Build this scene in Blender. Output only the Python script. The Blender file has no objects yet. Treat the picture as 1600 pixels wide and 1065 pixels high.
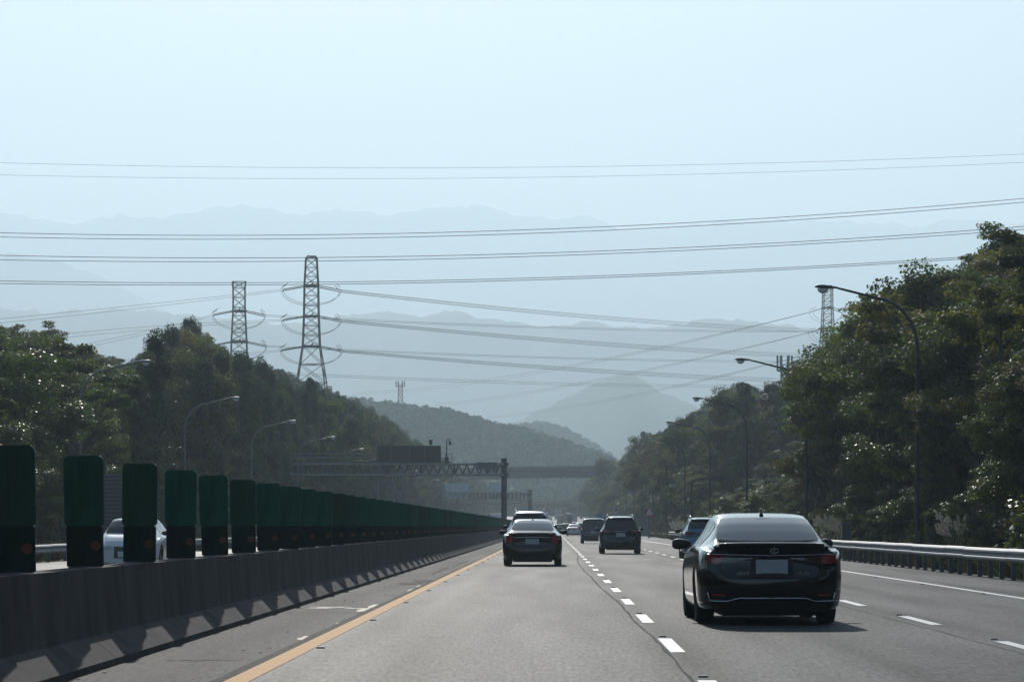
import bpy, math, random
import numpy as np
from mathutils import Vector, Matrix, Euler
PI = math.pi
SC = bpy.context.scene
COL = SC.collection

# ---------------------------------------------------------------- camera, sky, sun, exposure
F = 5200.0 / 1600.0          # focal length over frame width
VX, VY = 862.0, 821.0        # where the road's direction meets the horizon in the photograph (1600 wide)
EYE = 1.25
cam_d = bpy.data.cameras.new('camera')
cam = bpy.data.objects.new('camera', cam_d)
COL.objects.link(cam)
cam.location = (0, 0, EYE)
cam.rotation_euler = (PI / 2, 0, 0)
cam_d.sensor_width = 36.0
cam_d.lens = 36.0 * F
cam_d.shift_x = -(VX - 800) / 1600
cam_d.shift_y = (VY - 532.5) / 1600
cam_d.clip_start = 0.5
cam_d.clip_end = 60000
SC.camera = cam

SUN_DIR = Vector((-0.17, 2.4, 1.0)).normalized()
SUN_EL = math.asin(SUN_DIR.z)
SUN_AZ = math.atan2(SUN_DIR.x, SUN_DIR.y)
world = bpy.data.worlds.new('World')
SC.world = world
world.use_nodes = True
wn = world.node_tree
wn.nodes.clear()
sky = wn.nodes.new('ShaderNodeTexSky')
sky.sky_type = 'NISHITA'
sky.sun_disc = False
sky.sun_elevation = SUN_EL
sky.sun_rotation = SUN_AZ
sky.air_density = 1.0
sky.dust_density = 0.3
sky.ozone_density = 1.5
bg = wn.nodes.new('ShaderNodeBackground')
bg.inputs[1].default_value = 0.10
wo = wn.nodes.new('ShaderNodeOutputWorld')
wn.links.new(sky.outputs[0], bg.inputs[0])
wn.links.new(bg.outputs[0], wo.inputs[0])
sun_d = bpy.data.lights.new('sun', 'SUN')
sun_d.energy = 5.0
sun_d.angle = math.radians(0.53)
sun_d.color = (1.0, 0.95, 0.88)
sun_o = bpy.data.objects.new('sun', sun_d)
COL.objects.link(sun_o)
sun_o.location = (-20, 100, 60)
sun_o.rotation_euler = SUN_DIR.to_track_quat('Z', 'Y').to_euler()

SC.view_settings.view_transform = 'Standard'
SC.view_settings.look = 'None'
SC.view_settings.gamma = 1.0
SC.view_settings.use_curve_mapping = False
SC.view_settings.exposure = -0.24
SC.render.engine = 'CYCLES'
cy = SC.cycles
cy.use_denoising = True
cy.max_bounces = 6
cy.diffuse_bounces = 2
cy.glossy_bounces = 3
cy.transmission_bounces = 4
cy.volume_bounces = 3
cy.transparent_max_bounces = 8
cy.sample_clamp_indirect = 4.0
cy.caustics_reflective = False
cy.caustics_refractive = False

# ---------------------------------------------------------------- helpers
def tag(o, label=None, cat=None, group=None, kind=None):
    if label: o['label'] = label
    if cat: o['category'] = cat
    if group: o['group'] = group
    if kind: o['kind'] = kind
    return o

def thing(name, label, cat, loc=(0, 0, 0), rotz=0.0, group=None):
    o = bpy.data.objects.new(name, None)
    COL.objects.link(o)
    o.location = loc
    o.rotation_euler = (0, 0, rotz)
    o.empty_display_size = 0.2
    return tag(o, label, cat, group)

def link(name, me, parent=None, loc=(0, 0, 0), rot=(0, 0, 0), scale=(1, 1, 1)):
    o = bpy.data.objects.new(name, me)
    COL.objects.link(o)
    o.location = loc
    o.rotation_euler = rot
    o.scale = scale
    if parent is not None: o.parent = parent
    return o

def copy_tree(o, parent=None):
    c = o.copy()
    COL.objects.link(c)
    c.parent = parent
    for ch in list(o.children):
        copy_tree(ch, c)
    return c

class MB:
    """collects faces; mesh() turns them into one mesh"""
    def __init__(s): s.v = []; s.f = []; s.t = []
    def add(s, vs, fs, t=0.5):
        n = len(s.v); s.v += [tuple(p) for p in vs]; s.f += [tuple(i + n for i in f) for f in fs]; s.t += [t] * len(fs)
    def box(s, c, size, rz=0.0, taper=1.0, M=None):
        hx, hy, hz = size[0] / 2, size[1] / 2, size[2] / 2
        vs = []
        for z, k in ((-hz, 1), (hz, taper)):
            for x, y in ((-hx, -hy), (hx, -hy), (hx, hy), (-hx, hy)):
                p = Vector((x * k, y * k, z))
                if M is not None: p = M @ p
                elif rz: p = Matrix.Rotation(rz, 3, 'Z') @ p
                vs.append((p.x + c[0], p.y + c[1], p.z + c[2]))
        s.add(vs, [(3, 2, 1, 0), (4, 5, 6, 7), (0, 1, 5, 4), (1, 2, 6, 5), (2, 3, 7, 6), (3, 0, 4, 7)])
    def tube(s, pts, radii, n=8, cap=True):
        pts = [Vector(p) for p in pts]
        if not hasattr(radii, '__len__'): radii = [radii] * len(pts)
        rings = []
        up0 = None
        for i, p in enumerate(pts):
            a = pts[max(i - 1, 0)]; b = pts[min(i + 1, len(pts) - 1)]
            d = (b - a)
            if d.length < 1e-9: d = Vector((0, 0, 1))
            d.normalize()
            if up0 is None:
                up0 = Vector((0, 0, 1)) if abs(d.z) < 0.9 else Vector((1, 0, 0))
            u = d.cross(up0)
            if u.length < 1e-4: u = d.cross(Vector((1, 0.3, 0.1)))
            u.normalize(); w = u.cross(d).normalized(); up0 = w
            rings.append([p + (u * math.cos(2 * PI * k / n) + w * math.sin(2 * PI * k / n)) * radii[i] for k in range(n)])
        vs = [q for r in rings for q in r]
        fs = []
        for i in range(len(pts) - 1):
            for k in range(n):
                k2 = (k + 1) % n
                fs.append((i * n + k, i * n + k2, (i + 1) * n + k2, (i + 1) * n + k))
        if cap:
            fs.append(tuple(range(n - 1, -1, -1))); fs.append(tuple((len(pts) - 1) * n + k for k in range(n)))
        s.add(vs, fs)
    def bar(s, a, b, w): s.tube([a, b], w, 4)
    def disc(s, c, r, axis='Y', n=20, th=0.02, sc=(1, 1)):
        c = Vector(c); vs = []
        for q in (-th / 2, th / 2):
            for k in range(n):
                a = 2 * PI * k / n
                x, z = math.cos(a) * r * sc[0], math.sin(a) * r * sc[1]
                vs.append(c + (Vector((x, q, z)) if axis == 'Y' else Vector((q, x, z)) if axis == 'X' else Vector((x, z, q))))
        fs = [tuple(range(n)), tuple(range(2 * n - 1, n - 1, -1))] + [(k, k + n, (k + 1) % n + n, (k + 1) % n) for k in range(n)]
        s.add(vs, fs)
    def mesh(s, name, mat, smooth=False, attr=None):
        me = bpy.data.meshes.new(name)
        me.from_pydata(s.v, [], s.f)
        if mat is not None: me.materials.append(mat)
        if smooth: me.polygons.foreach_set('use_smooth', [True] * len(me.polygons))
        me.update()
        return me
    def obj(s, name, mat, parent=None, smooth=False, **k):
        return link(name, s.mesh(name, mat, smooth), parent, **k)

def bevelled(me, w=0.01, seg=2):
    import bmesh
    bm = bmesh.new(); bm.from_mesh(me)
    bmesh.ops.recalc_face_normals(bm, faces=bm.faces)
    bmesh.ops.bevel(bm, geom=list(bm.edges), offset=w, segments=seg, affect='EDGES', profile=0.7, clamp_overlap=True)
    bm.to_mesh(me); bm.free()
    return me

def fixn(me):
    import bmesh
    bm = bmesh.new(); bm.from_mesh(me)
    bmesh.ops.recalc_face_normals(bm, faces=bm.faces)
    bm.to_mesh(me); bm.free()
    return me

def pwl(x, tab):
    if x <= tab[0][0]: return tab[0][1]
    for (a, p), (b, q) in zip(tab, tab[1:]):
        if x <= b: return p + (q - p) * (x - a) / (b - a)
    return tab[-1][1]

def smooth(a, b, x):
    t = min(1, max(0, (x - a) / (b - a)))
    return t * t * (3 - 2 * t)

def at(px, py, d):
    return Vector(((px - VX) * d / 5200, d, EYE - (py - VY) * d / 5200))

def vnoise(x, y, seed=0):
    def h(i, j):
        n = (i * 374761393 + j * 668265263 + seed * 1442695041) & 0xffffffff
        n = ((n ^ (n >> 13)) * 1274126177) & 0xffffffff
        return ((n ^ (n >> 16)) & 0xffff) / 65535.0
    i, j = math.floor(x), math.floor(y); u, v = x - i, y - j
    u = u * u * (3 - 2 * u); v = v * v * (3 - 2 * v)
    return (h(i, j) * (1 - u) + h(i + 1, j) * u) * (1 - v) + (h(i, j + 1) * (1 - u) + h(i + 1, j + 1) * u) * v
def fbm(x, y, seed=0, o=4):
    s, a, t = 0, 1, 0
    for k in range(o):
        s += a * vnoise(x, y, seed + k); t += a; a *= .5; x *= 2.03; y *= 2.03
    return s / t

# ---------------------------------------------------------------- materials
def new_mat(name):
    m = bpy.data.materials.new(name); m.use_nodes = True
    nt = m.node_tree
    return m, nt, nt.nodes['Principled BSDF']
def N(nt, t, **kw):
    n = nt.nodes.new(t)
    for k, v in kw.items(): setattr(n, k, v)
    return n
def simple(name, col, rough=0.6, metal=0.0, spec=0.5, var=0.0, scale=8.0, bump=0.0, coat=0.0, streak=None, emit=None):
    """plain surface with grain: colour drifts by var over noise of the given scale"""
    m, nt, b = new_mat(name)
    b.inputs['Roughness'].default_value = rough
    b.inputs['Metallic'].default_value = metal
    b.inputs['Specular IOR Level'].default_value = spec
    b.inputs['Coat Weight'].default_value = coat
    b.inputs['Coat Roughness'].default_value = 0.05
    b.inputs['Base Color'].default_value = (*col, 1)
    if emit: b.inputs['Emission Color'].default_value = (*emit[0], 1); b.inputs['Emission Strength'].default_value = emit[1]
    if var or bump:
        tc = N(nt, 'ShaderNodeTexCoord')
        no = N(nt, 'ShaderNodeTexNoise'); no.inputs['Scale'].default_value = scale; no.inputs['Detail'].default_value = 6
        no.inputs['Roughness'].default_value = 0.65
        if streak:
            mp = N(nt, 'ShaderNodeMapping'); mp.inputs['Scale'].default_value = streak
            nt.links.new(tc.outputs['Object'], mp.inputs[0]); nt.links.new(mp.outputs[0], no.inputs[0])
        else: nt.links.new(tc.outputs['Object'], no.inputs[0])
        if var:
            cr = N(nt, 'ShaderNodeValToRGB')
            cr.color_ramp.elements[0].position = 0.3; cr.color_ramp.elements[1].position = 0.7
            cr.color_ramp.elements[0].color = (*[c * (1 - var) for c in col], 1)
            cr.color_ramp.elements[1].color = (*[min(1, c * (1 + var)) for c in col], 1)
            nt.links.new(no.outputs[0], cr.inputs[0]); nt.links.new(cr.outputs[0], b.inputs['Base Color'])
        if bump:
            bp = N(nt, 'ShaderNodeBump'); bp.inputs['Strength'].default_value = bump; bp.inputs['Distance'].default_value = 0.02
            nt.links.new(no.outputs[0], bp.inputs['Height']); nt.links.new(bp.outputs[0], b.inputs['Normal'])
    return m

def asphalt(name, base, tint, lanes, rough=0.66, grain=0.55):
    """aggregate speckle + broad stains + darker wheel/oil bands running along the road"""
    m, nt, b = new_mat(name)
    L = nt.links.new
    tc = N(nt, 'ShaderNodeTexCoord')
    g1 = N(nt, 'ShaderNodeTexNoise'); g1.inputs['Scale'].default_value = 24; g1.inputs['Detail'].default_value = 4; g1.inputs['Roughness'].default_value = .8
    mp1 = N(nt, 'ShaderNodeMapping'); mp1.inputs['Scale'].default_value = (1, .09, 1)
    L(tc.outputs['Object'], mp1.inputs[0]); L(mp1.outputs[0], g1.inputs[0])
    g2 = N(nt, 'ShaderNodeTexNoise'); g2.inputs['Scale'].default_value = 1.0; g2.inputs['Detail'].default_value = 5
    mp2 = N(nt, 'ShaderNodeMapping'); mp2.inputs['Scale'].default_value = (.9, .05, 1)
    L(tc.outputs['Object'], mp2.inputs[0]); L(mp2.outputs[0], g2.inputs[0])
    g3 = N(nt, 'ShaderNodeTexNoise'); g3.inputs['Scale'].default_value = .35; g3.inputs['Detail'].default_value = 3
    mp3 = N(nt, 'ShaderNodeMapping'); mp3.inputs['Scale'].default_value = (1.2, .12, 1)
    L(tc.outputs['Object'], mp3.inputs[0]); L(mp3.outputs[0], g3.inputs[0])
    def ramp(src, a, b_, lo, hi):
        mr = N(nt, 'ShaderNodeMapRange'); mr.inputs[1].default_value = a; mr.inputs[2].default_value = b_
        mr.inputs[3].default_value = lo; mr.inputs[4].default_value = hi
        L(src, mr.inputs[0]); return mr.outputs[0]
    def mul(a, c):
        q = N(nt, 'ShaderNodeMath', operation='MULTIPLY'); L(a, q.inputs[0])
        if isinstance(c, float): q.inputs[1].default_value = c
        else: L(c, q.inputs[1])
        return q.outputs[0]
    k = mul(ramp(g1.outputs[0], .3, .7, 1 - grain, 1 + grain), ramp(g2.outputs[0], .3, .7, .68, 1.28))
    k = mul(k, ramp(g3.outputs[0], .35, .65, .82, 1.14))
    if lanes:
        sx = N(nt, 'ShaderNodeSeparateXYZ'); L(tc.outputs['Object'], sx.inputs[0])
        for c, w, amt in lanes:
            d = N(nt, 'ShaderNodeMath', operation='SUBTRACT'); L(sx.outputs[0], d.inputs[0]); d.inputs[1].default_value = c
            ab = N(nt, 'ShaderNodeMath', operation='ABSOLUTE'); L(d.outputs[0], ab.inputs[0])
            k = mul(k, ramp(ab.outputs[0], 0, w, amt, 1.0))
    mx = N(nt, 'ShaderNodeMix', data_type='RGBA', blend_type='MULTIPLY'); mx.inputs[0].default_value = 1
    mx.inputs[6].default_value = (base * tint[0], base * tint[1], base * tint[2], 1)
    cb = N(nt, 'ShaderNodeCombineColor'); [L(k, cb.inputs[i]) for i in range(3)]
    L(cb.outputs[0], mx.inputs[7]); L(mx.outputs[2], b.inputs['Base Color'])
    b.inputs['Roughness'].default_value = rough
    L(mul(k, .042), b.inputs['Specular IOR Level'])
    bp = N(nt, 'ShaderNodeBump'); bp.inputs['Strength'].default_value = .12; bp.inputs['Distance'].default_value = .01
    L(g1.outputs[0], bp.inputs['Height']); L(bp.outputs[0], b.inputs['Normal'])
    return m

M = {}
M['asphalt'] = asphalt('asphalt', .085, (.96, .985, 1.02), [(1.28, .45, .66), (-1.4, .5, .84), (.25, .5, .86), (4.86, .5, .8), (2.3, .5, .88), (3.9, .5, .86), (-2.2, .4, .8)])
M['shoulder'] = asphalt('shoulder_asphalt', .062, (1.0, .98, .96), [(-3.3, .5, .8)], rough=.75, grain=.5)
M['opp'] = asphalt('opposite_asphalt', .12, (1, 1, 1), [], rough=.6)
M['patch'] = asphalt('patch_asphalt', .026, (1, .98, .96), [], rough=.8)
M['yellow'] = simple('yellow_paint', (.86, .39, .08), .75, spec=.12, var=.12, scale=5)
M['stain'] = asphalt('stained_asphalt', .058, (.97, .98, 1.0), [], rough=.66, grain=.55)
M['yellow_old'] = simple('worn_yellow_paint', (.42, .27, .11), .7, var=.35, scale=9, bump=.2)
M['white'] = simple('white_paint', (.76, .75, .72), .6, var=.22, scale=14)
M['white_old'] = simple('worn_white_paint', (.5, .5, .48), .6, var=.35, scale=9)
M['concrete'] = simple('concrete', (.068, .060, .058), .9, spec=.2, var=.5, scale=1.6, bump=.3, streak=(1, 1, .35))
M['concrete_l'] = simple('pale_concrete', (.42, .38, .34), .85, var=.2, scale=.8, bump=.2)
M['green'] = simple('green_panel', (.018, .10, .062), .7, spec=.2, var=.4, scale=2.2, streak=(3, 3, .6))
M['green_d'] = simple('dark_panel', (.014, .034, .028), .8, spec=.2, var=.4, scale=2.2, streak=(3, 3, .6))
M['reflector'] = simple('amber_reflector', (.13, .045, .014), .6)
M['galv'] = simple('galvanised_steel', (.30, .32, .33), .65, metal=.35, var=.12, scale=3)
M['galv_d'] = simple('dull_steel', (.10, .11, .12), .55, metal=.4, var=.2, scale=3)
M['steel_b'] = simple('weathered_steel', (.055, .06, .065), .6, metal=.3, var=.2, scale=2)
M['pole_sunlit'] = simple('sunlit_pole_paint', (.16, .18, .19), .45, metal=.4, var=.15, scale=2)  # lit copy of the pole paint: sunlight on the poles put into the colour
M['pole'] = simple('pole_paint', (.035, .042, .045), .5, metal=.3, var=.15, scale=2)
M['lampglass'] = simple('lamp_lens', (.75, .8, .82), .12, spec=.8)
M['black'] = simple('black_plastic', (.015, .015, .017), .6)
M['soil'] = simple('verge_soil', (.11, .095, .06), .95, var=.35, scale=1.5, bump=.4)
M['bridge'] = simple('bridge_concrete', (.12, .12, .125), .85, var=.15, scale=.5)
M['pylon'] = simple('pylon_steel', (.016, .018, .020), .8, spec=.15, var=.2, scale=2)
M['joint'] = simple('sealed_joint', (.06, .06, .06), .9, spec=.1, var=.5, scale=3)
M['wire'] = simple('wire_aluminium', (.045, .05, .055), .6, metal=.3)
M['sign_w'] = simple('sign_white', (.6, .62, .63), .5, var=.05, scale=3)
M['sign_bl'] = simple('sign_blue', (.03, .18, .42), .5)
M['sign_g'] = simple('sign_green', (.02, .2, .12), .5)
M['sign_red'] = simple('sign_red', (.5, .03, .03), .5)
M['sign_back'] = simple('sign_back', (.16, .18, .20), .6, metal=.2, var=.15, scale=2)
M['sign_pale'] = simple('pale_sign_panel', (.55, .66, .74), .5, var=.08, scale=1)
M['tealsteel'] = simple('teal_steel', (.05, .16, .17), .5, metal=.2)

def drift(mat, other, amt):
    nt = mat.node_tree; b = nt.nodes['Principled BSDF']; src = b.inputs['Base Color'].links[0].from_socket
    oi = N(nt, 'ShaderNodeObjectInfo'); mr = N(nt, 'ShaderNodeMapRange'); mr.inputs[1].default_value = .45; mr.inputs[4].default_value = amt
    mx = N(nt, 'ShaderNodeMix', data_type='RGBA'); nt.links.new(oi.outputs['Random'], mr.inputs[0]); nt.links.new(mr.outputs[0], mx.inputs[0])
    nt.links.new(src, mx.inputs[6]); mx.inputs[7].default_value = (*other, 1); nt.links.new(mx.outputs[2], b.inputs['Base Color'])
drift(M['green'], (.04, .045, .035), .7); drift(M['green_d'], (.03, .028, .025), .6)

def hill_mat(name, c1, c2, scale):
    m, nt, b = new_mat(name); L = nt.links.new
    tc = N(nt, 'ShaderNodeTexCoord')
    n1 = N(nt, 'ShaderNodeTexNoise'); n1.inputs['Scale'].default_value = scale; n1.inputs['Detail'].default_value = 10; n1.inputs['Roughness'].default_value = .7
    L(tc.outputs['Object'], n1.inputs[0])
    cr = N(nt, 'ShaderNodeValToRGB'); cr.color_ramp.elements[0].position = .38; cr.color_ramp.elements[1].position = .64
    cr.color_ramp.elements[0].color = (*c1, 1); cr.color_ramp.elements[1].color = (*c2, 1)
    L(n1.outputs[0], cr.inputs[0]); L(cr.outputs[0], b.inputs['Base Color'])
    b.inputs['Roughness'].default_value = 1; b.inputs['Specular IOR Level'].default_value = .1
    bp = N(nt, 'ShaderNodeBump'); bp.inputs['Strength'].default_value = .8; bp.inputs['Distance'].default_value = 4 / (scale * 100)
    L(n1.outputs[0], bp.inputs['Height']); L(bp.outputs[0], b.inputs['Normal'])
    return m
M['hill'] = hill_mat('far_forest', (.018, .045, .022), (.045, .085, .04), .02)
M['floor'] = hill_mat('forest_floor', (.02, .026, .012), (.05, .05, .028), .5)

# ---------------------------------------------------------------- ground form
def base(y):
    return 1.6e-5 * max(0.0, min(y, 1200) - 650) ** 2
def gh(x, y):
    b = base(y)
    if x < -24.5:
        Hp = pwl(y, [(-300, 8), (0, 8), (60, 3), (180, 5), (330, 14), (480, 17), (950, 17), (1250, 3), (1500, 0)])
        s = -24.5 - x
        h = Hp * smooth(0, 1, s / 24.0) + (fbm(x * .06, y * .03, 3) - .5) * min(3, s * .2)
        h *= 1 - .8 * smooth(60, 400, s)
        return b + h - .05
    if x > 13.2:
        Hr = pwl(y, [(-300, 8), (0, 8), (60, 4), (150, 5), (200, 5), (250, 2.5), (320, 7), (420, 9), (1100, 9), (1300, 2), (1500, 0)])
        s = x - 13.2
        h = Hr * smooth(0, 1, s / 14.0) + (fbm(x * .06, y * .03, 7) - .5) * min(3, s * .2)
        h *= 1 - .8 * smooth(60, 400, s)
        return b + h - .05
    return b - .05

def nonuni(a, b, lim, step, grow):
    out = [a]
    while out[-1] < lim: out.append(out[-1] + step)
    st = step
    while out[-1] < b: st *= grow; out.append(out[-1] + st)
    return out
xr = nonuni(0, 7000, 60, 2, 1.25); xs = [-v for v in xr[:0:-1]] + xr
ys = [-1050, -700, -450, -300, -200, -150] + nonuni(-120, 15500, 1500, 10, 1.25)
g = MB()
W = len(xs)
g.v = [(x, y, gh(x, y)) for y in ys for x in xs]
g.f = [(j * W + i, j * W + i + 1, (j + 1) * W + i + 1, (j + 1) * W + i) for j in range(len(ys) - 1) for i in range(W - 1)]
ground = g.obj('ground', M['floor'], smooth=True); tag(ground, kind='structure')

def sheet(name, x0, x1, y0, y1, z, mat, step=10, parent=None, kind='structure'):
    m = MB(); yy = [y0]
    while yy[-1] < y1: yy.append(min(y1, yy[-1] + step))
    fx0 = x0 if callable(x0) else (lambda y: x0)
    fx1 = x1 if callable(x1) else (lambda y: x1)
    for y in yy: m.v += [(fx0(y), y, base(y) + z), (fx1(y), y, base(y) + z)]
    m.f = [(2 * i, 2 * i + 1, 2 * i + 3, 2 * i + 2) for i in range(len(yy) - 1)]
    o = m.obj(name, mat, parent)
    if kind and parent is None: tag(o, kind=kind)
    return o
EDGE = lambda y: pwl(y, [(20, 8.15), (75, 8.1), (170, 7.85), (300, 7.7), (500, 7.6)])
road = sheet('road', -2.62, 10.9, -140, 1185, 0, M['asphalt'])
shoulder = sheet('inner_shoulder', -4.1, -2.58, -140, 1185, -.004, M['shoulder'])
opp = sheet('opposite_road', -17.2, -4.1, -140, 1185, -.004, M['opp'])
verge = sheet('verge', 10.9, 15.5, -140, 1185, -.02, M['soil'])
verge2 = sheet('opposite_verge', -26, -17.2, -140, 1185, -.02, M['soil'])

# far ridges: a solid with a front slope, a crest traced in angle at its own distance and a back slope
def ridge(name, prof, d, front, back, mat, seed, rough, x0=-160, x1=1760, step=8, pxfold=90):
    m = MB(); rows = [(-front, 0), (-front * .75, .18), (-front * .5, .42), (-front * .3, .66), (-front * .14, .86), (-front * .05, .97), (0, 1), (back * .15, .93), (back * .5, .55), (back, 0)]
    n = int((x1 - x0) / step) + 1
    for dy, k in rows:
        for i in range(n):
            px = x0 + i * step
            x = (px - VX) * d / 5200
            spur = fbm(px / pxfold, dy / front * 1.2, seed, 3) - .5
            top = EYE + (VY - pwl(px, prof)) * d / 5200
            top += rough * 1.7 * (fbm(px / 17.0, seed * 3.1, seed + 5, 5) - .5) * d / 5200
            top = max(top, 2)
            yy = d + dy * (1 + .9 * spur * (1 if dy < 0 else 0))
            kk = min(1, max(0, k + spur * .5 * k * (1 - k) * 4 * .5))
            m.v.append((x, yy, -1 + (top + 1) * kk))
    R = len(rows)
    m.f = [(j * n + i, j * n + i + 1, (j + 1) * n + i + 1, (j + 1) * n + i) for j in range(R - 1) for i in range(n - 1)]
    o = m.obj(name, mat, smooth=True)
    return tag(o, kind='structure')
P_FAR = [(-160, 330), (0, 335), (40, 337), (80, 347), (130, 346), (190, 337), (240, 341), (300, 333), (345, 324), (375, 318), (400, 323), (450, 331), (485, 334), (530, 326), (570, 331), (610, 338), (650, 329), (690, 322), (715, 326), (737, 320), (765, 325), (800, 336), (850, 341), (905, 337), (935, 344), (965, 356), (1010, 360), (1060, 352), (1100, 354), (1130, 345), (1170, 347), (1220, 348), (1300, 346), (1350, 351), (1380, 347), (1430, 352), (1500, 343), (1560, 350), (1760, 345)]
P_LEFT = [(-160, 372), (0, 392), (60, 401), (130, 420), (190, 446), (240, 476), (330, 520), (460, 600), (600, 680), (1760, 800)]
P_MID = [(-160, 478), (0, 481), (60, 487), (120, 486), (190, 482), (260, 488), (330, 497), (430, 506), (520, 497), (560, 490), (610, 487), (660, 492), (690, 486), (720, 484), (742, 492), (770, 500), (810, 502), (850, 508), (890, 504), (920, 502), (950, 512), (1000, 511), (1050, 508), (1100, 500), (1150, 498), (1200, 503), (1250, 514), (1320, 530), (1760, 560)]
P_PEAK = [(-160, 700), (560, 700), (700, 690), (760, 672), (810, 656), (850, 640), (890, 618), (930, 601), (955, 590), (985, 586), (1005, 592), (1020, 606), (1060, 622), (1100, 640), (1200, 668), (1400, 690), (1760, 700)]
P_HILL2 = [(-160, 700), (500, 690), (700, 680), (790, 671), (815, 665), (845, 663), (880, 672), (905, 684), (925, 696), (960, 720), (1100, 770), (1760, 790)]
P_HILL1 = [(-160, 655), (300, 640), (520, 624), (560, 627), (600, 632), (640, 637), (700, 642), (735, 652), (775, 667), (810, 672), (850, 684), (890, 697), (920, 706), (945, 716), (990, 738), (1100, 770), (1300, 790), (1760, 795)]
ridge('mountains', P_FAR, 14500, 1500, 900, M['hill'], 11, 9)
ridge('mountain_spur', P_LEFT, 10500, 1300, 800, M['hill'], 21, 7)
ridge('mountain_range', P_MID, 7000, 1500, 900, M['hill'], 31, 8)
ridge('mountain', P_PEAK, 4500, 1400, 700, M['hill'], 41, 8)
ridge('hill', [(a, b + 14) for a, b in P_HILL2], 2500, 500, 400, M['hill'], 51, 2)
HILL_D = 1600
ridge('forested_hill', [(a, b + 24) for a, b in P_HILL1], HILL_D, 230, 400, M['hill'], 61, 2)

# haze: one closed box of even air round everything
hz = MB(); hz.box((0, 7500, 749), (15600, 17200, 1502))
haze = hz.obj('haze', None); tag(haze, kind='stuff')
hm = bpy.data.materials.new('haze_air'); hm.use_nodes = True
hn = hm.node_tree; hn.nodes.clear()
ho = hn.nodes.new('ShaderNodeOutputMaterial'); pv = hn.nodes.new('ShaderNodeVolumePrincipled')
pv.inputs['Color'].default_value = (.735, .90, 1.0, 1)
pv.inputs['Density'].default_value = 2.15e-4
pv.inputs['Anisotropy'].default_value = .42
hn.links.new(pv.outputs[0], ho.inputs['Volume'])
haze.data.materials.append(hm)
haze.location = (0, 0, 0)

# ---------------------------------------------------------------- road markings and patches (parts of the road)
def marking_mesh(w, l, z, name, mat):
    m = MB(); m.add([(-w / 2, 0, z), (w / 2, 0, z), (w / 2, l, z), (-w / 2, l, z)], [(0, 1, 2, 3)])
    return m.mesh(name, mat)
yl = sheet('yellow_edge_line', -2.63, -2.43, -140, 1180, .004, M['yellow'], parent=road)
def hug(y0): return base(y0), math.atan((base(y0 + 4) - base(y0)) / 4)
dash_me = marking_mesh(.15, 4.0, .004, 'lane_dash', M['white'])
stud_me = None
sm = MB(); sm.box((0, 0, .008), (.09, .08, .016), taper=.72); stud_me = sm.mesh('road_stud', M['sign_back'])
for k in range(110):
    y = 12.9 + 10 * k
    for x in (1.25, 4.86):
        yy = y + (0 if x < 2 else -.9)
        z, a = hug(yy)
        link('lane_dash', dash_me, road, (x, yy, z), (a, 0, 0))
        if yy < 400: link('road_stud', stud_me, road, (x, yy + 4.6, base(yy + 4.6) + .001))
    if y < 400: link('road_stud', stud_me, road, (-2.36, y + 1.1, .001))
m = MB(); yy = [-140 + 5 * i for i in range(264)]
for y in yy: m.v += [(EDGE(y) - .075, y, base(y) + .004), (EDGE(y) + .075, y, base(y) + .004)]
m.f = [(2 * i, 2 * i + 1, 2 * i + 3, 2 * i + 2) for i in range(len(yy) - 1)]
m.obj('white_edge_line', M['white'], road)
for k, y in enumerate([40, 50.5, 61, 71, 81, 92, 102]):
    link('road_stud', stud_me, road, (EDGE(y) - .2, y, .001))

def blotch(name, cx, cy, rx, ry, z, mat, parent, seed, n=26, ragged=.35):
    rnd = random.Random(seed); vs = [(cx, cy, z)]
    for k in range(n):
        a = 2 * PI * k / n; r = 1 - ragged * rnd.random()
        vs.append((cx + math.cos(a) * rx * r, cy + math.sin(a) * ry * r, z))
    mm = MB(); mm.add(vs, [(0, 1 + k, 1 + (k + 1) % n) for k in range(n)])
    return mm.obj(name, mat, parent)
# old yellow line remnants, tar strip and repairs on the inner shoulder
for k, (px, py, rx, ry) in enumerate([(478, 996, .10, .9), (532, 973, .07, .5), (571, 952, .12, 1.3), (585, 946, .1, 1.3), (622, 932, .05, 1.6), (642, 921, .05, 1.6), (655, 915, .05, 1.0)]):
    d = 6500 / (py - VY); blotch('worn_paint', (px - VX) * d / 5200, d, rx, ry, .001, M['yellow_old'], shoulder, 50 + k)
for k, (px, py, rx, ry) in enumerate([(520, 948, .42, .16), (560, 950, .3, .1), (500, 949.5, .3, .12)]):
    d = 6500 / (py - VY); blotch('white_scrape', (px - VX) * d / 5200, d, rx, ry, .0015, M['white_old'], shoulder, 70 + k, ragged=.6)
for k, (px, py, rx, ry) in enumerate([(663, 907, .28, 2.4), (640, 911, .3, 1.6), (690, 890, .07, 9), (720, 880, .06, 12)]):
    d = 6500 / (py - VY); blotch('tar_patch', (px - VX) * d / 5200, d, rx, ry, .0005, M['patch'], shoulder, 90 + k, ragged=.3)
m = MB(); rnd = random.Random(4)
vs = []; yy = [-10 + 1.5 * i for i in range(180)]
for y in yy: w = .035 + .03 * rnd.random(); vs += [(-2.70 - w, y, .0012), (-2.625, y, .0012)]
m.v = vs; m.f = [(2 * i, 2 * i + 1, 2 * i + 3, 2 * i + 2) for i in range(len(yy) - 1)]
m.obj('tar_joint', M['patch'], shoulder)
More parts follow.
